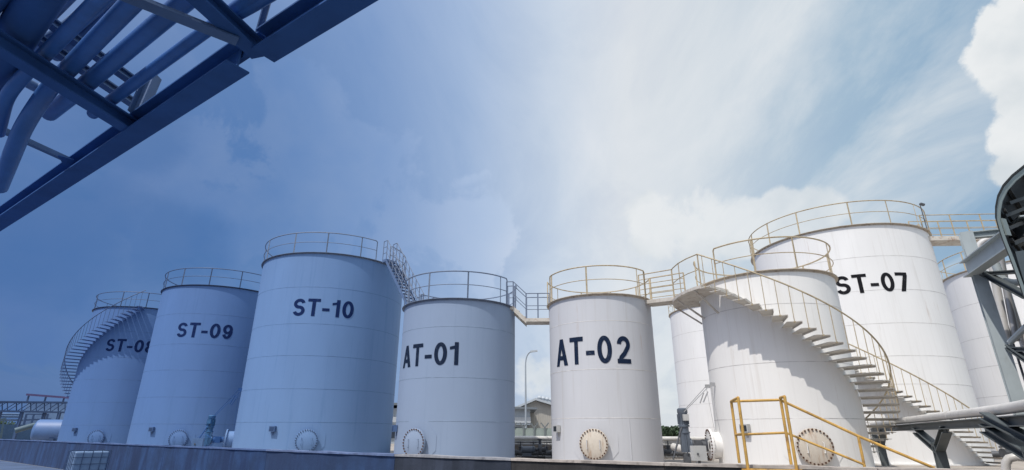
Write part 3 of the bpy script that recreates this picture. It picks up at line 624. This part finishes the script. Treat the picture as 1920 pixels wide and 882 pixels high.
opipe([(-5, 250, -.45), (12, 180, -.2), (48, 138), (75, 112), (235, -50)], zr + .32, .10, PIPE_B, 'rack pipe bending down at the left edge, left of the long bent one')
opipe([(-2, 352, -.9), (45, 235, -.45), (92, 165), (122, 136), (330, -80)], zr + .33, .125, PIPE_B, 'long pipe bending down from the rack to the left edge of the photo')
opipe([(92, 214, -.0), (150, 168), (420, -60)], zr + .33, .125, PIPE_B, 'rack pipe with a capped blunt end below the cross beam')
opipe([(174, 214), (390, 55), (560, -70)], zr + .30, .09, PIPE_B, 'thinner rack pipe nearest the edge beam with a capped end')
opipe([(405, 45), (470, 10), (560, -45)], zr + .30, .10, PIPE_B, 'short run of rack pipe crossing above the dark cross beam near the splice')
opipe([(30, 82), (70, 52), (160, -40)], zr + 1.1, .10, PIPE_LB, 'lighter upper-level pipe behind the thickest rack pipe')
opipe([(50, 105), (130, 55), (215, -20)], zr + 1.1, .13, PIPE_LB, 'lighter upper-level pipe in the middle of the rack')
opipe([(105, 105), (165, 62), (245, -20)], zr + 1.1, .10, PIPE_LB, 'lighter upper-level pipe towards the right side of the rack')
opipe([(45, 152), (75, 168), (100, 160)], zr + .8, .09, PIPE_LB, 'short elbow pipe tucked under the rack cross beam')

# ------------------------------------------------------------------ right: pipe support with Y legs, pipes
def lp(y, z=0): return Vector((8.3 + .46 * (y - 9.4), y, z))
ldir = Vector((.46, 1, 0)).normalized(); lper = Vector((1, -.46, 0)).normalized()
zc = EYE + .43
ps = MB(); ps.tube([lp(22.5, zc), lp(14, zc), lp(9.55, zc), lp(8.6, zc + .02), lp(7, zc + .02)], .088, 16)
for y in (20, 16.4, 12.5): ps.lathe([(.088, -.02), (.097, -.02), (.097, .02), (.088, .02)], lp(y, zc), ldir, 16)
tag(ps.build('lagged_pipe', PIPE_W), 'large white lagged pipe resting on the dark Y-shaped supports', 'pipe')
pf = thing('pipe_support_frame', tuple(lp(14.06, YZ)), 'dark grey steel frame with Y-shaped posts carrying the white lagged pipe', 'pipe support')
m = MB(); m.ibeam(lp(22.6, zc - .2), lp(8.3, zc - .2), .17, .2); m.build('longitudinal_beam', STEEL_DK, pf)
for y in (21.6, 14.06, 8.9):
    m = MB(); z1 = EYE - .27; m.ibeam(lp(y, YZ), lp(y, z1 + .12), .24, .22, ldir); m.build('post', STEEL_DK, pf)
    for s_ in (-1, 1):
        m = MB(); m.ibeam(lp(y, z1 - .05), lp(y, zc - .29) + ldir * (1.9 if s_ > 0 else 1.1) * s_, .16, .2, (0, 0, 1)); m.build('arm', STEEL_DK, pf)
# tall H column with brackets
cb = atd(1861, 600, 13.2); cb.z = YZ
ct = Vector((cb.x, cb.y, EYE + 3.72))
pc = thing('steel_column', (cb.x, cb.y, YZ), 'tall pale grey-green H-section column with bracket beams left of the canopy', 'column')
m = MB(); m.ibeam((cb.x, cb.y, YZ), ct, .22, .20, (.55, .83, 0)); m.build('shaft', STEEL_LG, pc)
v = Vector((.93, -.36, 0)).normalized()
m = MB(); p = Vector((cb.x, cb.y, EYE + 3.66)); m.ibeam(p, p + v * 1.6, .13, .13); m.build('top_beam', STEEL_LG, pc)
m = MB(); p = atz(1814, 506, 3.0); q = atz(1893, 449, 3.0); m.ibeam(p, q + (q - p) * .4, .30, .2); m.build('bracket_beam', STEEL_LG, pc)
m = MB(); m.ibeam(atd(1843, 512, 13.1), atd(1925, 556, 12.6), .10, .12); m.build('strut', STEEL_DK, pc)
m = MB(); m.ibeam(atd(1843, 514, 13.1), atd(1905, 510, 12.8), .07, .1); m.build('strut', STEEL_DK, pc)
m = MB(); m.ibeam(atd(1893, 655, 13.1), atd(1930, 655, 12.6), .08, .1); m.build('strut', STEEL_DK, pc)
m = MB(); m.ibeam(atd(1890, 650, 13.1), atd(1935, 682, 12.6), .08, .1); m.build('strut', STEEL_DK, pc)
m = MB(); m.tube([atd(1894, 642, 13.0), atd(1925, 612, 12.6)], .05, 8); m.build('tube_brace', STEEL_LG, pc)
m = MB(); p, q = atd(1845, 780, 12.9), atd(1935, 826, 12.2); m.ibeam(p, q, .13, .16); m.build('strut', STEEL_DK, pc)
def rpipe(pts, r, mt, label, n=12):
    P = [atd(*v) for v in pts]; Q = [P[0]]
    for i in range(1, len(P) - 1):
        a_, b_, c_ = P[i - 1], P[i], P[i + 1]; l_ = min((a_ - b_).length, (c_ - b_).length) * .48
        s_, e_ = b_ + (a_ - b_).normalized() * l_, b_ + (c_ - b_).normalized() * l_
        for k in range(7): t = k / 6; Q.append((1 - t) ** 2 * s_ + 2 * t * (1 - t) * b_ + t * t * e_)
    Q.append(P[-1]); m = MB(); m.tube(Q, r, n); tag(m.build('riser_pipe', mt), label, 'pipe', 'riser pipes by the grey column')
rpipe([(1850, 560, 14.5), (1834, 462, 14.5), (1845, 452, 14.5), (1925, 424, 14.5)], .065, PIPE_W, 'white pipe bending over behind the bracket beam, nearest the column')
rpipe([(1888, 640, 14.5), (1856, 474, 14.5), (1866, 460, 14.5), (1935, 430, 14.5)], .07, PIPE_W, 'white pipe bending over behind the bracket beam, middle one')
rpipe([(1906, 640, 14.5), (1875, 478, 14.5), (1885, 462, 14.5), (1940, 440, 14.5)], .06, PIPE_G, 'grey pipe bending over behind the bracket beam, nearest the canopy')
rpipe([(1866, 495, 14.0), (1878, 524, 14.0), (1896, 531, 14.0), (1930, 528, 14.0)], .07, STEEL_LG, 'grey-green U bend pipe under the bracket beam')
rpipe([(1868, 545, 14.8), (1930, 740, 14.8)], .02, VALVE, 'thin dark rod pipe running down right of the column')
rpipe([(1888, 545, 15), (1942, 720, 15)], .06, PIPE_W, 'straight white riser right of the column')

# canopy with curved eave
u_a = Vector((.94, .34, 0)); P0 = EV + Vector((6.97, 7.17, 0)); nrm = Vector((.34, -.94, 0)); k0 = nrm.dot(P0 - EV)
def onpl(x, y): r = ray(x, y); return EV + r * (k0 / nrm.dot(r))
outer = [(1965, 268), (1938, 296), (1920, 313), (1899, 330), (1882, 349), (1872, 369), (1868, 390), (1868, 410), (1873, 428), (1881, 452), (1893, 482), (1909, 526), (1935, 600), (1970, 700), (2030, 880)]
OP = [onpl(*p) for p in outer]
cn = thing('curved_canopy', tuple(Vector((P0.x, P0.y, 0))), 'dark curved-eave canopy with a grey steel frame cut off by the right edge', 'canopy')
ext = Vector((math.sin(math.radians(49)), math.cos(math.radians(49)), 0))
u_n = (u_a - u_a.dot(ext) * ext)
def strip(m, pts, wid, dep):      # frame section swept along the outline
    C_ = sum(pts, Vector()) / len(pts); vs = []
    for i, p in enumerate(pts):
        t = (pts[min(i + 1, len(pts) - 1)] - pts[max(i - 1, 0)]).normalized(); inn = t.cross(nrm).normalized()
        if inn.dot(u_a) < 0 and True: inn = -inn
        if inn.dot(Vector((.94, .34, -.3))) < 0: inn = -inn
        vs += [p, p + inn * wid, p + inn * wid + ext * dep, p + ext * dep]
    fs = [(0, 1, 2, 3)]
    for i in range(len(pts) - 1):
        for t in range(4): t2 = (t + 1) % 4; fs.append((4 * i + t, 4 * i + t2, 4 * i + 4 + t2, 4 * i + 4 + t))
    m.add(vs, fs)
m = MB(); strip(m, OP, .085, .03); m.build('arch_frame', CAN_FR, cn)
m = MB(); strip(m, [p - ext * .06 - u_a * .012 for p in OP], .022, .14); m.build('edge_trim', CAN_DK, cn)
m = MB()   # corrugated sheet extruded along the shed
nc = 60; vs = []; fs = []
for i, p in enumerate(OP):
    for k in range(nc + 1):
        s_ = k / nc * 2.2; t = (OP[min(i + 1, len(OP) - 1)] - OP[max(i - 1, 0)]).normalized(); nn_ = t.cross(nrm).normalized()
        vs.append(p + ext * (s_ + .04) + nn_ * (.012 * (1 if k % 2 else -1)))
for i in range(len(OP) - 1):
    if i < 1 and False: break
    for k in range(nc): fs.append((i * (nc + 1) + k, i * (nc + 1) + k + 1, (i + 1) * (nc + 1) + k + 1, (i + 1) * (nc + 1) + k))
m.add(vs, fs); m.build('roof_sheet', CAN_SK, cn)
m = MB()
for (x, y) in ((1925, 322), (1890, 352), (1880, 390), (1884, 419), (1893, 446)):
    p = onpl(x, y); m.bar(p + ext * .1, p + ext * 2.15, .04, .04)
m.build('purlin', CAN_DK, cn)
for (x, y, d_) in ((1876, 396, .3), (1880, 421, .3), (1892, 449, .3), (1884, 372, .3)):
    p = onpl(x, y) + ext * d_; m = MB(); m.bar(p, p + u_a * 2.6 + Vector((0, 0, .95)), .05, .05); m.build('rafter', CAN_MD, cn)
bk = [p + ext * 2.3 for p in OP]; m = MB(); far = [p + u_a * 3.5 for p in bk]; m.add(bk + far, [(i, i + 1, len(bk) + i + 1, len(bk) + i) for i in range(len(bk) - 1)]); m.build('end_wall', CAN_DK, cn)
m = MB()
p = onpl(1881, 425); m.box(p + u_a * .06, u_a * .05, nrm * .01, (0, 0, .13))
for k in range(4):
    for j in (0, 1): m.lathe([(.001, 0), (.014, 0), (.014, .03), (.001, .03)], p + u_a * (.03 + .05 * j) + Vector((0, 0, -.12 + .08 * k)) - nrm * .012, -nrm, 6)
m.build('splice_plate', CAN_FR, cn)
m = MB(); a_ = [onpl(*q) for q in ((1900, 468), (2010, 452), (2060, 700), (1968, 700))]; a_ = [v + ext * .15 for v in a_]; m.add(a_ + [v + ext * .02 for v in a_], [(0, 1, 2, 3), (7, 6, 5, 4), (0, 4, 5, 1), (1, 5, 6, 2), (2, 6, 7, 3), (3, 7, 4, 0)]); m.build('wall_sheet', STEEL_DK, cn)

# low pipework bottom right
def gate_valve(p, s, label, group='valves on the low pipework', ax_=Vector((1, 0, 0)), wheel=True):
    r = thing('gate_valve', tuple(p), label, 'valve', group); m = MB()
    m.lathe([(.001, -.3 * s), (.2 * s, -.3 * s), (.2 * s, -.25 * s), (.11 * s, -.24 * s), (.16 * s, 0), (.11 * s, .24 * s), (.2 * s, .25 * s), (.2 * s, .3 * s), (.001, .3 * s)], p, ax_, 14)
    m.lathe([(.001, 0), (.1 * s, .02), (.1 * s, .28 * s), (.15 * s, .29 * s), (.15 * s, .33 * s), (.03 * s, .34 * s), (.03 * s, .62 * s), (.001, .62 * s)], p, (0, 0, 1), 12); m.build('body', VALVE, r)
    if wheel:
        m = MB(); q = p + Vector((0, 0, .58 * s)); m.tube([q + Vector((math.cos(t * .524), math.sin(t * .524), 0)) * .18 * s for t in range(12)], .018 * s, 6, closed=True); m.tube([q - Vector((.18 * s, 0, 0)), q + Vector((.18 * s, 0, 0))], .014 * s, 5); m.build('handwheel', VALVE, r)
    return r
def cpipe(pts, r, mt, label, group=None, n=12, name='process_pipe'):
    Q = [Vector(p) for p in pts]; m = MB(); m.tube(Q, r, n)
    L_ = (Q[-1] - Q[0]).length
    tag(m.build(name, mt), label, 'pipe', group)
p0 = atd(1908, 842, 19)
cpipe([atd(1886, 882, 15), atd(1886, 868, 15), atd(1892, 860, 15), atd(1905, 857, 15), atd(1960, 862, 15)], .075, PIPE_W, 'short white elbow pipe at the bottom right corner behind the wall')
cpipe([atd(1872, 838, 20), atd(1960, 838, 20)], .025, VALVE, 'thin dark rod pipe at the bottom right corner')
cpipe([atd(1860, 852, 20), atd(1960, 852, 20)], .08, VALVE, 'dark low pipe at the bottom right corner under the valves')
for i, (x, s) in enumerate(((1893, .6), (1916, .7))): gate_valve(atd(x, 850, 19.8), s, ['small dark valve at the bottom right corner, left one', 'small dark valve cut by the right edge'][i])
# gap pipe runs behind the AT tanks
YB = 27.5
def zb(py, d=YB): r = ray(1000, py); return EYE + r.z / math.hypot(r.x, r.y) * d
for (py, r, mt, lab) in ((822, .10, PIPE_W, 'pale upper pipe running behind AT-01 and AT-02'), (828.5, .05, PIPE_G, 'thin grey pipe just below the pale upper pipe'), (833, .06, PIPE_G, 'grey third pipe down behind the AT tanks'), (849, .11, VALVE, 'dark low pipe with valves behind the AT tanks'), (856, .08, PIPE_G, 'lowest grey pipe behind the AT tanks')):
    cpipe([(-5.2, YB, zb(py)), (13.5, YB, zb(py))], r, mt, lab, 'pipe run behind the AT tanks')
for x in (-4, -.2, 1.35, 2.6, 6.4, 7.9, 10.5):
    m = MB(); m.bar((x, YB + .15, YZ), (x, YB + .15, zb(820)), .10, .1); m.bar((x, YB - .22, zb(837)), (x, YB + .3, zb(837)), .06, .06)
    tag(m.build('pipe_stanchion', VALVE), 'short dark post carrying the pipe run behind the AT tanks', 'post', 'pipe stanchions behind the AT tanks')
LV = ['dark valve in the gap left of AT-02, first from the left', 'dark valve in the gap left of AT-02, middle one', 'dark valve in the gap left of AT-02, nearest AT-02', 'dark valve in the gap right of AT-02, nearest AT-02', 'dark valve in the gap right of AT-02, nearest the mixer']
for i, x in enumerate((.45, 1.05, 1.7, 7.5, 8.1)): gate_valve(Vector((x, YB - .05, zb(849))), .8, LV[i])
m = MB(); m.ab((-6, 30.6, YZ), (14, 30.85, EYE - .42)); tag(m.build('low_wall', CONC), 'low dark concrete wall behind the pipe run, seen between AT-01 and AT-02', 'wall')
# bits behind the mixer
cpipe([atd(1262, 838, 22), atd(1290, 845, 21.5), atd(1300, 862, 21)], .13, PIPE_W, 'slanting white pipe behind the grey mixer')

cpipe([(6.2, 24.9, YZ + .35), (8.6, 24.3, YZ + .35), (8.9, 24.2, YZ + .1)], .07, PIPE_G, 'galvanised drain pipe low on the ground right of AT-02')
for i, (x, y, s_) in enumerate(((6.75, 24.75, .7), (7.7, 24.5, .6))): gate_valve(Vector((x, y, YZ + .38)), s_, ['small dark valve on the low drain pipe, nearer to AT-02', 'small dark valve on the low drain pipe, nearer to the mixer'][i])
def pump(x, y, label):
    r = thing('process_pump', (x, y, YZ), label, 'pump'); c = Vector((x, y, YZ + .42)); X = Vector((1, 0, 0))
    m = MB(); m.ab((x - .55, y - .2, YZ), (x + .5, y + .2, YZ + .14)); m.build('plinth', CONC, r)
    m = MB(); m.lathe([(.001, 0), (.17, 0), (.17, .04), (.14, .06), (.14, .5), (.17, .52), (.1, .62), (.001, .62)], c - X * .55, X, 16); m.box(c + Vector((-.3, 0, -.22)), (.2, 0, 0), (0, .1, 0), (0, 0, .07)); m.build('motor', MOTOR_G, r)
    m = MB(); m.lathe([(.001, 0), (.08, 0), (.08, .12), (.22, .14), (.24, .2), (.22, .27), (.1, .3), (.1, .42), (.16, .42), (.16, .46), (.001, .46)], c + X * .08, X, 16); m.tube([c + X * .28, c + X * .28 + Vector((0, 0, .45))], .06, 10); m.lathe([(.11, 0), (.11, .04)], c + X * .28 + Vector((0, 0, .4)), (0, 0, 1), 12); m.build('casing', VALVE, r)
pump(1.0, 25.6, 'small dark motor pump between AT-01 and AT-02'); pump(8.3, 25.6, 'small dark motor pump behind the grey mixer, right of AT-02')
# ------------------------------------------------------------------ far background in the gaps
TAN = mat('shed_tan', (.42, .40, .365), .7, 0, .08, (2, 2, 2)); BLW = mat('building_blue_grey', (.33, .38, .43), .7); WHW = mat('building_white', (.42, .45, .48), .7); DKR = mat('roof_dark', (.14, .16, .18), .6); GLD = mat('dark_windows', (.07, .09, .12), .2)
d = 75
def shed():
    r = thing('warehouse', tuple(atd(1010, 812, d) * 1), 'tan corrugated gable warehouse between AT-01 and AT-02 with roof vents', 'warehouse'); r.location.z = YZ; r['_o'] = tuple(r.location)
    pk = atd(1004, 752, d); wL = atd(984, 760, d); wR = atd(1062, 766, d); hL = wL.z
    m = MB(); dep = Vector((.2, 25, 0)); x0, x1, xp = wL.x - 3.4, wR.x + 1, pk.x; y = pk.y
    pr = [(x0, YZ), (x1, YZ), (x1, wR.z - .5), (xp, pk.z), (x0, hL - 1.5)]
    m.add([Vector((a_, y, b_)) for a_, b_ in pr] + [Vector((a_, y, b_)) + dep for a_, b_ in pr], [(0, 1, 2, 3, 4), (9, 8, 7, 6, 5), (0, 5, 6, 1), (1, 6, 7, 2), (4, 3, 8, 9), (0, 4, 9, 5), (3, 2, 7, 8)])
    for k in range(40):
        xx = x0 + .3 + k * (x1 - x0 - .4) / 40; m.ab((xx, y - .05, YZ), (xx + .12, y - .002, min(hL - 1.6 + (pk.z - hL + 1.5) * (xx - x0) / (xp - x0) if xx < xp else pk.z + (wR.z - .5 - pk.z) * (xx - xp) / (x1 - xp), pk.z) - .15))
    m.build('wall', TAN, r)
    m = MB()
    for (xa, za, xb, zb_) in ((x0 - .5, hL - 1.6, xp, pk.z + .05), (xp, pk.z + .05, x1 + .5, wR.z - .6)):
        a_, b_ = Vector((xa, y - .8, za)), Vector((xb, y - .8, zb_)); t_ = Vector((0, 0, .28)); dp = Vector((0, 27, 0))
        m.add([a_, b_, b_ + t_, a_ + t_, a_ + dp, b_ + dp, b_ + dp + t_, a_ + dp + t_], [(0, 1, 2, 3), (7, 6, 5, 4), (0, 4, 5, 1), (3, 2, 6, 7), (0, 3, 7, 4), (1, 5, 6, 2)])
    m.build('roof', WHW, r)
    for px_ in (1012, 1019, 1026, 1033, 1040):
        q = atd(px_, 750 + (px_ - 1004) * .18, d + 6); m = MB(); m.lathe([(.001, .7), (.25, .65), (.4, .4), (.28, .2), (.2, .15), (.2, -1.2)], q, (0, 0, 1), 10); m.build('roof_vent', WHW, r)
shed()
def block():
    a_, b_ = atd(930, 757, 66), atd(1000, 764, 66); r = thing('office_building', (b_.x, b_.y, YZ), 'low blue-grey building with dark windows behind the lamp post', 'building'); y = a_.y
    x0, x1 = a_.x - 22, b_.x - .4; zr_ = b_.z - .2; zm = atd(985, 783, 66).z; zl = atd(985, 797, 66).z
    m = MB(); m.ab((x0, y, YZ), (x1 - .6, y + 12, zl)); m.ab((x0, y - .9, zl + .003), (x1, y + 12, zr_)); w = m.build('wall', BLW, r)
    m = MB(); m.ab((x0, y - .98, zl + .2), (x1 + .05, y - .91, zm)); m.build('balcony_panel', WHW, r)
    m = MB(); m.add([Vector((x0, y - 1.6, zr_ + .6)), Vector((x1 + .8, y - 1.6, zr_ - .1)), Vector((x1 + .8, y - 1.6, zr_ + .12)), Vector((x0, y - 1.6, zr_ + .85))] + [Vector((x0, y + 13, zr_ + .6)), Vector((x1 + .8, y + 13, zr_ - .1)), Vector((x1 + .8, y + 13, zr_ + .12)), Vector((x0, y + 13, zr_ + .85))], [(0, 1, 2, 3), (7, 6, 5, 4), (0, 4, 5, 1), (3, 2, 6, 7), (0, 3, 7, 4), (1, 5, 6, 2)]); m.build('roof', DKR, r)
    for k in range(6):
        xx = x1 - 3.2 - k * 3.4; m = MB(); m.ab((xx, y - .04, zl - 1.5), (xx + 2.2, y - .003, zl - .3)); m.build('window', GLD, r)
block()
# lamp post
lb = atd(986, 815, 50); lt = atd(990, 668, 50)
lpz = thing('street_lamp', (lb.x, lb.y, YZ), 'tall grey street lamp with a curved arm between AT-01 and AT-02', 'street lamp'); GALV = mat('lamp_galvanised', (.36, .40, .44), .5, .2)
m = MB(); h = lt.z - YZ; pts = [Vector((lb.x, lb.y, YZ + h * t)) for t in (0, .3, .6, .8, .88)]; tip = atd(996, 659.5, 49.6)
c0 = pts[-1]
for k in range(1, 9): t = k / 8; pts.append((1 - t) ** 2 * c0 + 2 * t * (1 - t) * Vector((c0.x, c0.y, tip.z - .15)) + t * t * tip)
m.tube(pts, [.10, .09, .08, .07, .065] + [.055] * 8, 10); m.build('pole', GALV, lpz)
m = MB(); dv = Vector((.95, -.1, .12)).normalized(); m.box(tip + dv * .25, dv * .32, Vector((0, .14, 0)), Vector((-.02, 0, .07))); m.build('lamp_head', WHW, lpz)
# fence of Y-topped posts
FP = mat('fence_post', (.14, .16, .17), .8); FG = mat('fence_mesh_green', (.26, .31, .29), .8)
fn = thing('security_fence', (0, 44, YZ), 'concrete fence with Y-topped posts between AT-01 and AT-02', 'fence'); fz0 = atd(1005, 819, 44).z; fz1 = atd(1005, 800, 44).z
proto = None
for k in range(12):
    x = -1.5 + .82 * k
    if proto is None:
        m = MB(); o_ = Vector((0, 44, 0)); m.bar(o_ + Vector((0, 0, YZ)), o_ + Vector((0, 0, fz1 - .02)), .11, .11); m.bar(o_ + Vector((0, 0, fz1 - .1)), o_ + Vector((-.3, 0, fz1 + .28)), .09, .08); m.bar(o_ + Vector((0, 0, fz1 - .1)), o_ + Vector((.3, 0, fz1 + .28)), .09, .085)
        proto = m.build('fence_post', FP, fn); proto.location = (x, 0, 0)
    else: copy_part(proto, fn, (x, 0, 0))
m = MB(); m.ab((-6, 44.05, YZ), (11, 44.09, fz1 - .12)); m.build('mesh_panel', FG, fn)
# far trees as leaf clusters
LEAF = mat('leaf_green', (.06, .10, .05), .8, 0, .5, (.4, .4, .4))
def wood(cx, cy, w, h, n, label, z0=YZ):
    m = MB(); rnd = random.Random(int(cx * 7 + cy))
    for i in range(n):
        x = rnd.uniform(-w, w); top_ = h * (.62 + .25 * math.sin(x * .7 + cx) + .13 * math.sin(x * 2.3)); z = z0 + rnd.random() ** .7 * top_; y = rnd.uniform(-2, 2)
        p = Vector((cx + x, cy + y, z)); s_ = rnd.uniform(.18, .45); a_ = Vector((rnd.gauss(0, 1), rnd.gauss(0, 1), rnd.gauss(0, 1))).normalized(); b_ = a_.orthogonal().normalized(); c_ = a_.cross(b_)
        m.add([p - b_ * s_, p - c_ * s_ * .5, p + b_ * s_, p + c_ * s_ * .5], [(0, 1, 2, 3)])
    tag(m.build('distant_trees', LEAF), label, 'trees', kind='stuff')
wood(33.5, 118, 7, 3.0, 5000, 'far strip of green trees on the horizon right of AT-02')
wood(-88, 105, 16, 3.5, 3500, 'far strip of trees at the far left behind the truss bridge')

# far left: truss bridge, white tank house with red beam, drum
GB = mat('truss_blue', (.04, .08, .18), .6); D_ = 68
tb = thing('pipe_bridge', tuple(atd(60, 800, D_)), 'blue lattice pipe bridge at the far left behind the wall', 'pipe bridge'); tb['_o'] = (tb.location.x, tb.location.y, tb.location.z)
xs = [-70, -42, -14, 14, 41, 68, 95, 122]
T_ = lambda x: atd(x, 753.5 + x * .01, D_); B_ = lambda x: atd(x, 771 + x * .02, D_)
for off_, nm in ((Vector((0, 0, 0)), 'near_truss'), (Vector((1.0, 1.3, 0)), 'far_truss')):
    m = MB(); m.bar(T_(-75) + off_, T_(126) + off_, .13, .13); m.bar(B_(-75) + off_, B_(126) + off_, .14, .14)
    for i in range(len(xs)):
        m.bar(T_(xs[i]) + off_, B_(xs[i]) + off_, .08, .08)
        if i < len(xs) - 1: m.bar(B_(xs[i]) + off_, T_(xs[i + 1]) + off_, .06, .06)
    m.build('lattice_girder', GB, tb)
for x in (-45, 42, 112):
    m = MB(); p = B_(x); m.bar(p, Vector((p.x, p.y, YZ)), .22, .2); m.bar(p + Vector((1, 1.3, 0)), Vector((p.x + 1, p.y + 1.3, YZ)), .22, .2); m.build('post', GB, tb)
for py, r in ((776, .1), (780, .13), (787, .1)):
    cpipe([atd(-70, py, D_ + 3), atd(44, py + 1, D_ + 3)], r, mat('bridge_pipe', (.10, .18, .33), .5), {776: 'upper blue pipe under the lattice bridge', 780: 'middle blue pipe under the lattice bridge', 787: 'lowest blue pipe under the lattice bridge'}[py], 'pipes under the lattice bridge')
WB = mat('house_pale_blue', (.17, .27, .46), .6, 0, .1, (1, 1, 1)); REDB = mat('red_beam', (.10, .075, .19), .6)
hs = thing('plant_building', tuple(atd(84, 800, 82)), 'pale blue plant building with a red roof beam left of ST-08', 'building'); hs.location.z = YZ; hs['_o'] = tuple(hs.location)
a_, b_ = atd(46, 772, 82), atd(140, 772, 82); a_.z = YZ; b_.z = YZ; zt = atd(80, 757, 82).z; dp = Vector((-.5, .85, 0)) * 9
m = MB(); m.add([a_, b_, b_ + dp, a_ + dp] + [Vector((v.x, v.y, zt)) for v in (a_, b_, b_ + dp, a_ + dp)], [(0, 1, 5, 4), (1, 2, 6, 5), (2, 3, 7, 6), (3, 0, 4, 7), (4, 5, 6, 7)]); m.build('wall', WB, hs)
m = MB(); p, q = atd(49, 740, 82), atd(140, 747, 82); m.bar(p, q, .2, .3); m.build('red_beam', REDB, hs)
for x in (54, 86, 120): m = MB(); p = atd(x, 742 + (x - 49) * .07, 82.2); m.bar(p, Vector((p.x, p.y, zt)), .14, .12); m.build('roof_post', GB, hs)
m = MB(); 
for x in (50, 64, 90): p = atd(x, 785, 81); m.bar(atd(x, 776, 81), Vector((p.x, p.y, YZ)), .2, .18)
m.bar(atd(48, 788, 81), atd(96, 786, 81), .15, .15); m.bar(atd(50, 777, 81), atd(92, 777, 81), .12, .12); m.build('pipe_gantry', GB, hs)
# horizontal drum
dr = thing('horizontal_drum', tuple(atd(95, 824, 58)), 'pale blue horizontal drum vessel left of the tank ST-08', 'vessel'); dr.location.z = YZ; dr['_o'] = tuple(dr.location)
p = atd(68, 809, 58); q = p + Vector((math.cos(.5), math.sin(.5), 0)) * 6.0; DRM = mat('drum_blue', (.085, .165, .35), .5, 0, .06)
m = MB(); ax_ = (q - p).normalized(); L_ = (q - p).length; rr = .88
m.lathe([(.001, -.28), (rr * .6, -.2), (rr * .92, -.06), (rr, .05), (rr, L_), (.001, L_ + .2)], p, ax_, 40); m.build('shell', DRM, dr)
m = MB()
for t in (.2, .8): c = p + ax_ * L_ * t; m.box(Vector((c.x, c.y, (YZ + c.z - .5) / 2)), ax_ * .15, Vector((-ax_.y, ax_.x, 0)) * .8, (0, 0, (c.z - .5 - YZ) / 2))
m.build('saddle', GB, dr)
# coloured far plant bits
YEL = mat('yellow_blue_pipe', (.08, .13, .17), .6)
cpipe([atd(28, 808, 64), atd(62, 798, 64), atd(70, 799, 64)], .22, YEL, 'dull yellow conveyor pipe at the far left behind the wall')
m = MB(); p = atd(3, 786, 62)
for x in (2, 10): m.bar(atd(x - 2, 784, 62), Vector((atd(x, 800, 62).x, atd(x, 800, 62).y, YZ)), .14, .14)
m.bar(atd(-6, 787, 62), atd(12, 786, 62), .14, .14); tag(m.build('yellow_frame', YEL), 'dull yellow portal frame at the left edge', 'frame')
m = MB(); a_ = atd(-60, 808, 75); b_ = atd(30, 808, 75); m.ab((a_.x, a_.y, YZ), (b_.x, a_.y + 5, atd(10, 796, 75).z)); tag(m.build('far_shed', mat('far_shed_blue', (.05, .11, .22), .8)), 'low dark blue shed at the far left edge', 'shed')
# far dark pumps row behind the drum
# ------------------------------------------------------------------ IBC tote in front of the wall
ic = atd(166, 860, 28.6); ib = thing('ibc_container', (ic.x, ic.y, 0), 'caged plastic liquid container on a dark pallet before the wall at bottom left', 'container')
fa = math.radians(132); fnv = Vector((math.sin(fa), math.cos(fa), 0)); sx = Vector((-fnv.y, fnv.x, 0))
IW = mat('ibc_plastic', (.15, .23, .37), .5, 0, .06); IC = mat('ibc_cage', (.03, .06, .13), .5)
def ibp(u, v, z): return Vector((ic.x, ic.y, 0)) + sx * u + fnv * v + Vector((0, 0, z))
ZT = EYE - .66
m = MB(); m.box(ibp(0, 0, (ZT + .18) / 2), sx * .56, fnv * .46, (0, 0, (ZT - .18) / 2 - .03)); bt = m.build('bottle', IW, ib)
mod = bt.modifiers.new('bevel', 'BEVEL'); mod.width = .06; mod.segments = 4
m = MB(); m.box(ibp(0, 0, ZT - .01), sx * .09, fnv * .09, (0, 0, .03)); m.build('lid', IC, ib)
m = MB()
def loop(z, r=.012): m.tube([ibp(-.6, -.5, z), ibp(.6, -.5, z), ibp(.6, .5, z), ibp(-.6, .5, z)], r, 6, closed=True)
for z in (ZT, ZT - .24, ZT - .48, ZT - .72, .2): loop(z)
for u in (-.6, -.3, 0, .3, .6):
    for v in (-.5, .5): m.tube([ibp(u, v, .18), ibp(u, v, ZT)], .012, 6)
for v in (-.25, 0, .25):
    for u in (-.6, .6): m.tube([ibp(u, v, .18), ibp(u, v, ZT)], .012, 6)
m.build('cage', IC, ib)
m = MB(); m.box(ibp(0, 0, .16), sx * .6, fnv * .5, (0, 0, .02))
for u in (-.5, 0, .5): m.box(ibp(u, 0, .07), sx * .06, fnv * .5, (0, 0, .07))
m.build('pallet', IC, ib)
# strip the helper property
for o in bpy.data.objects:
    if '_o' in o: del o['_o']
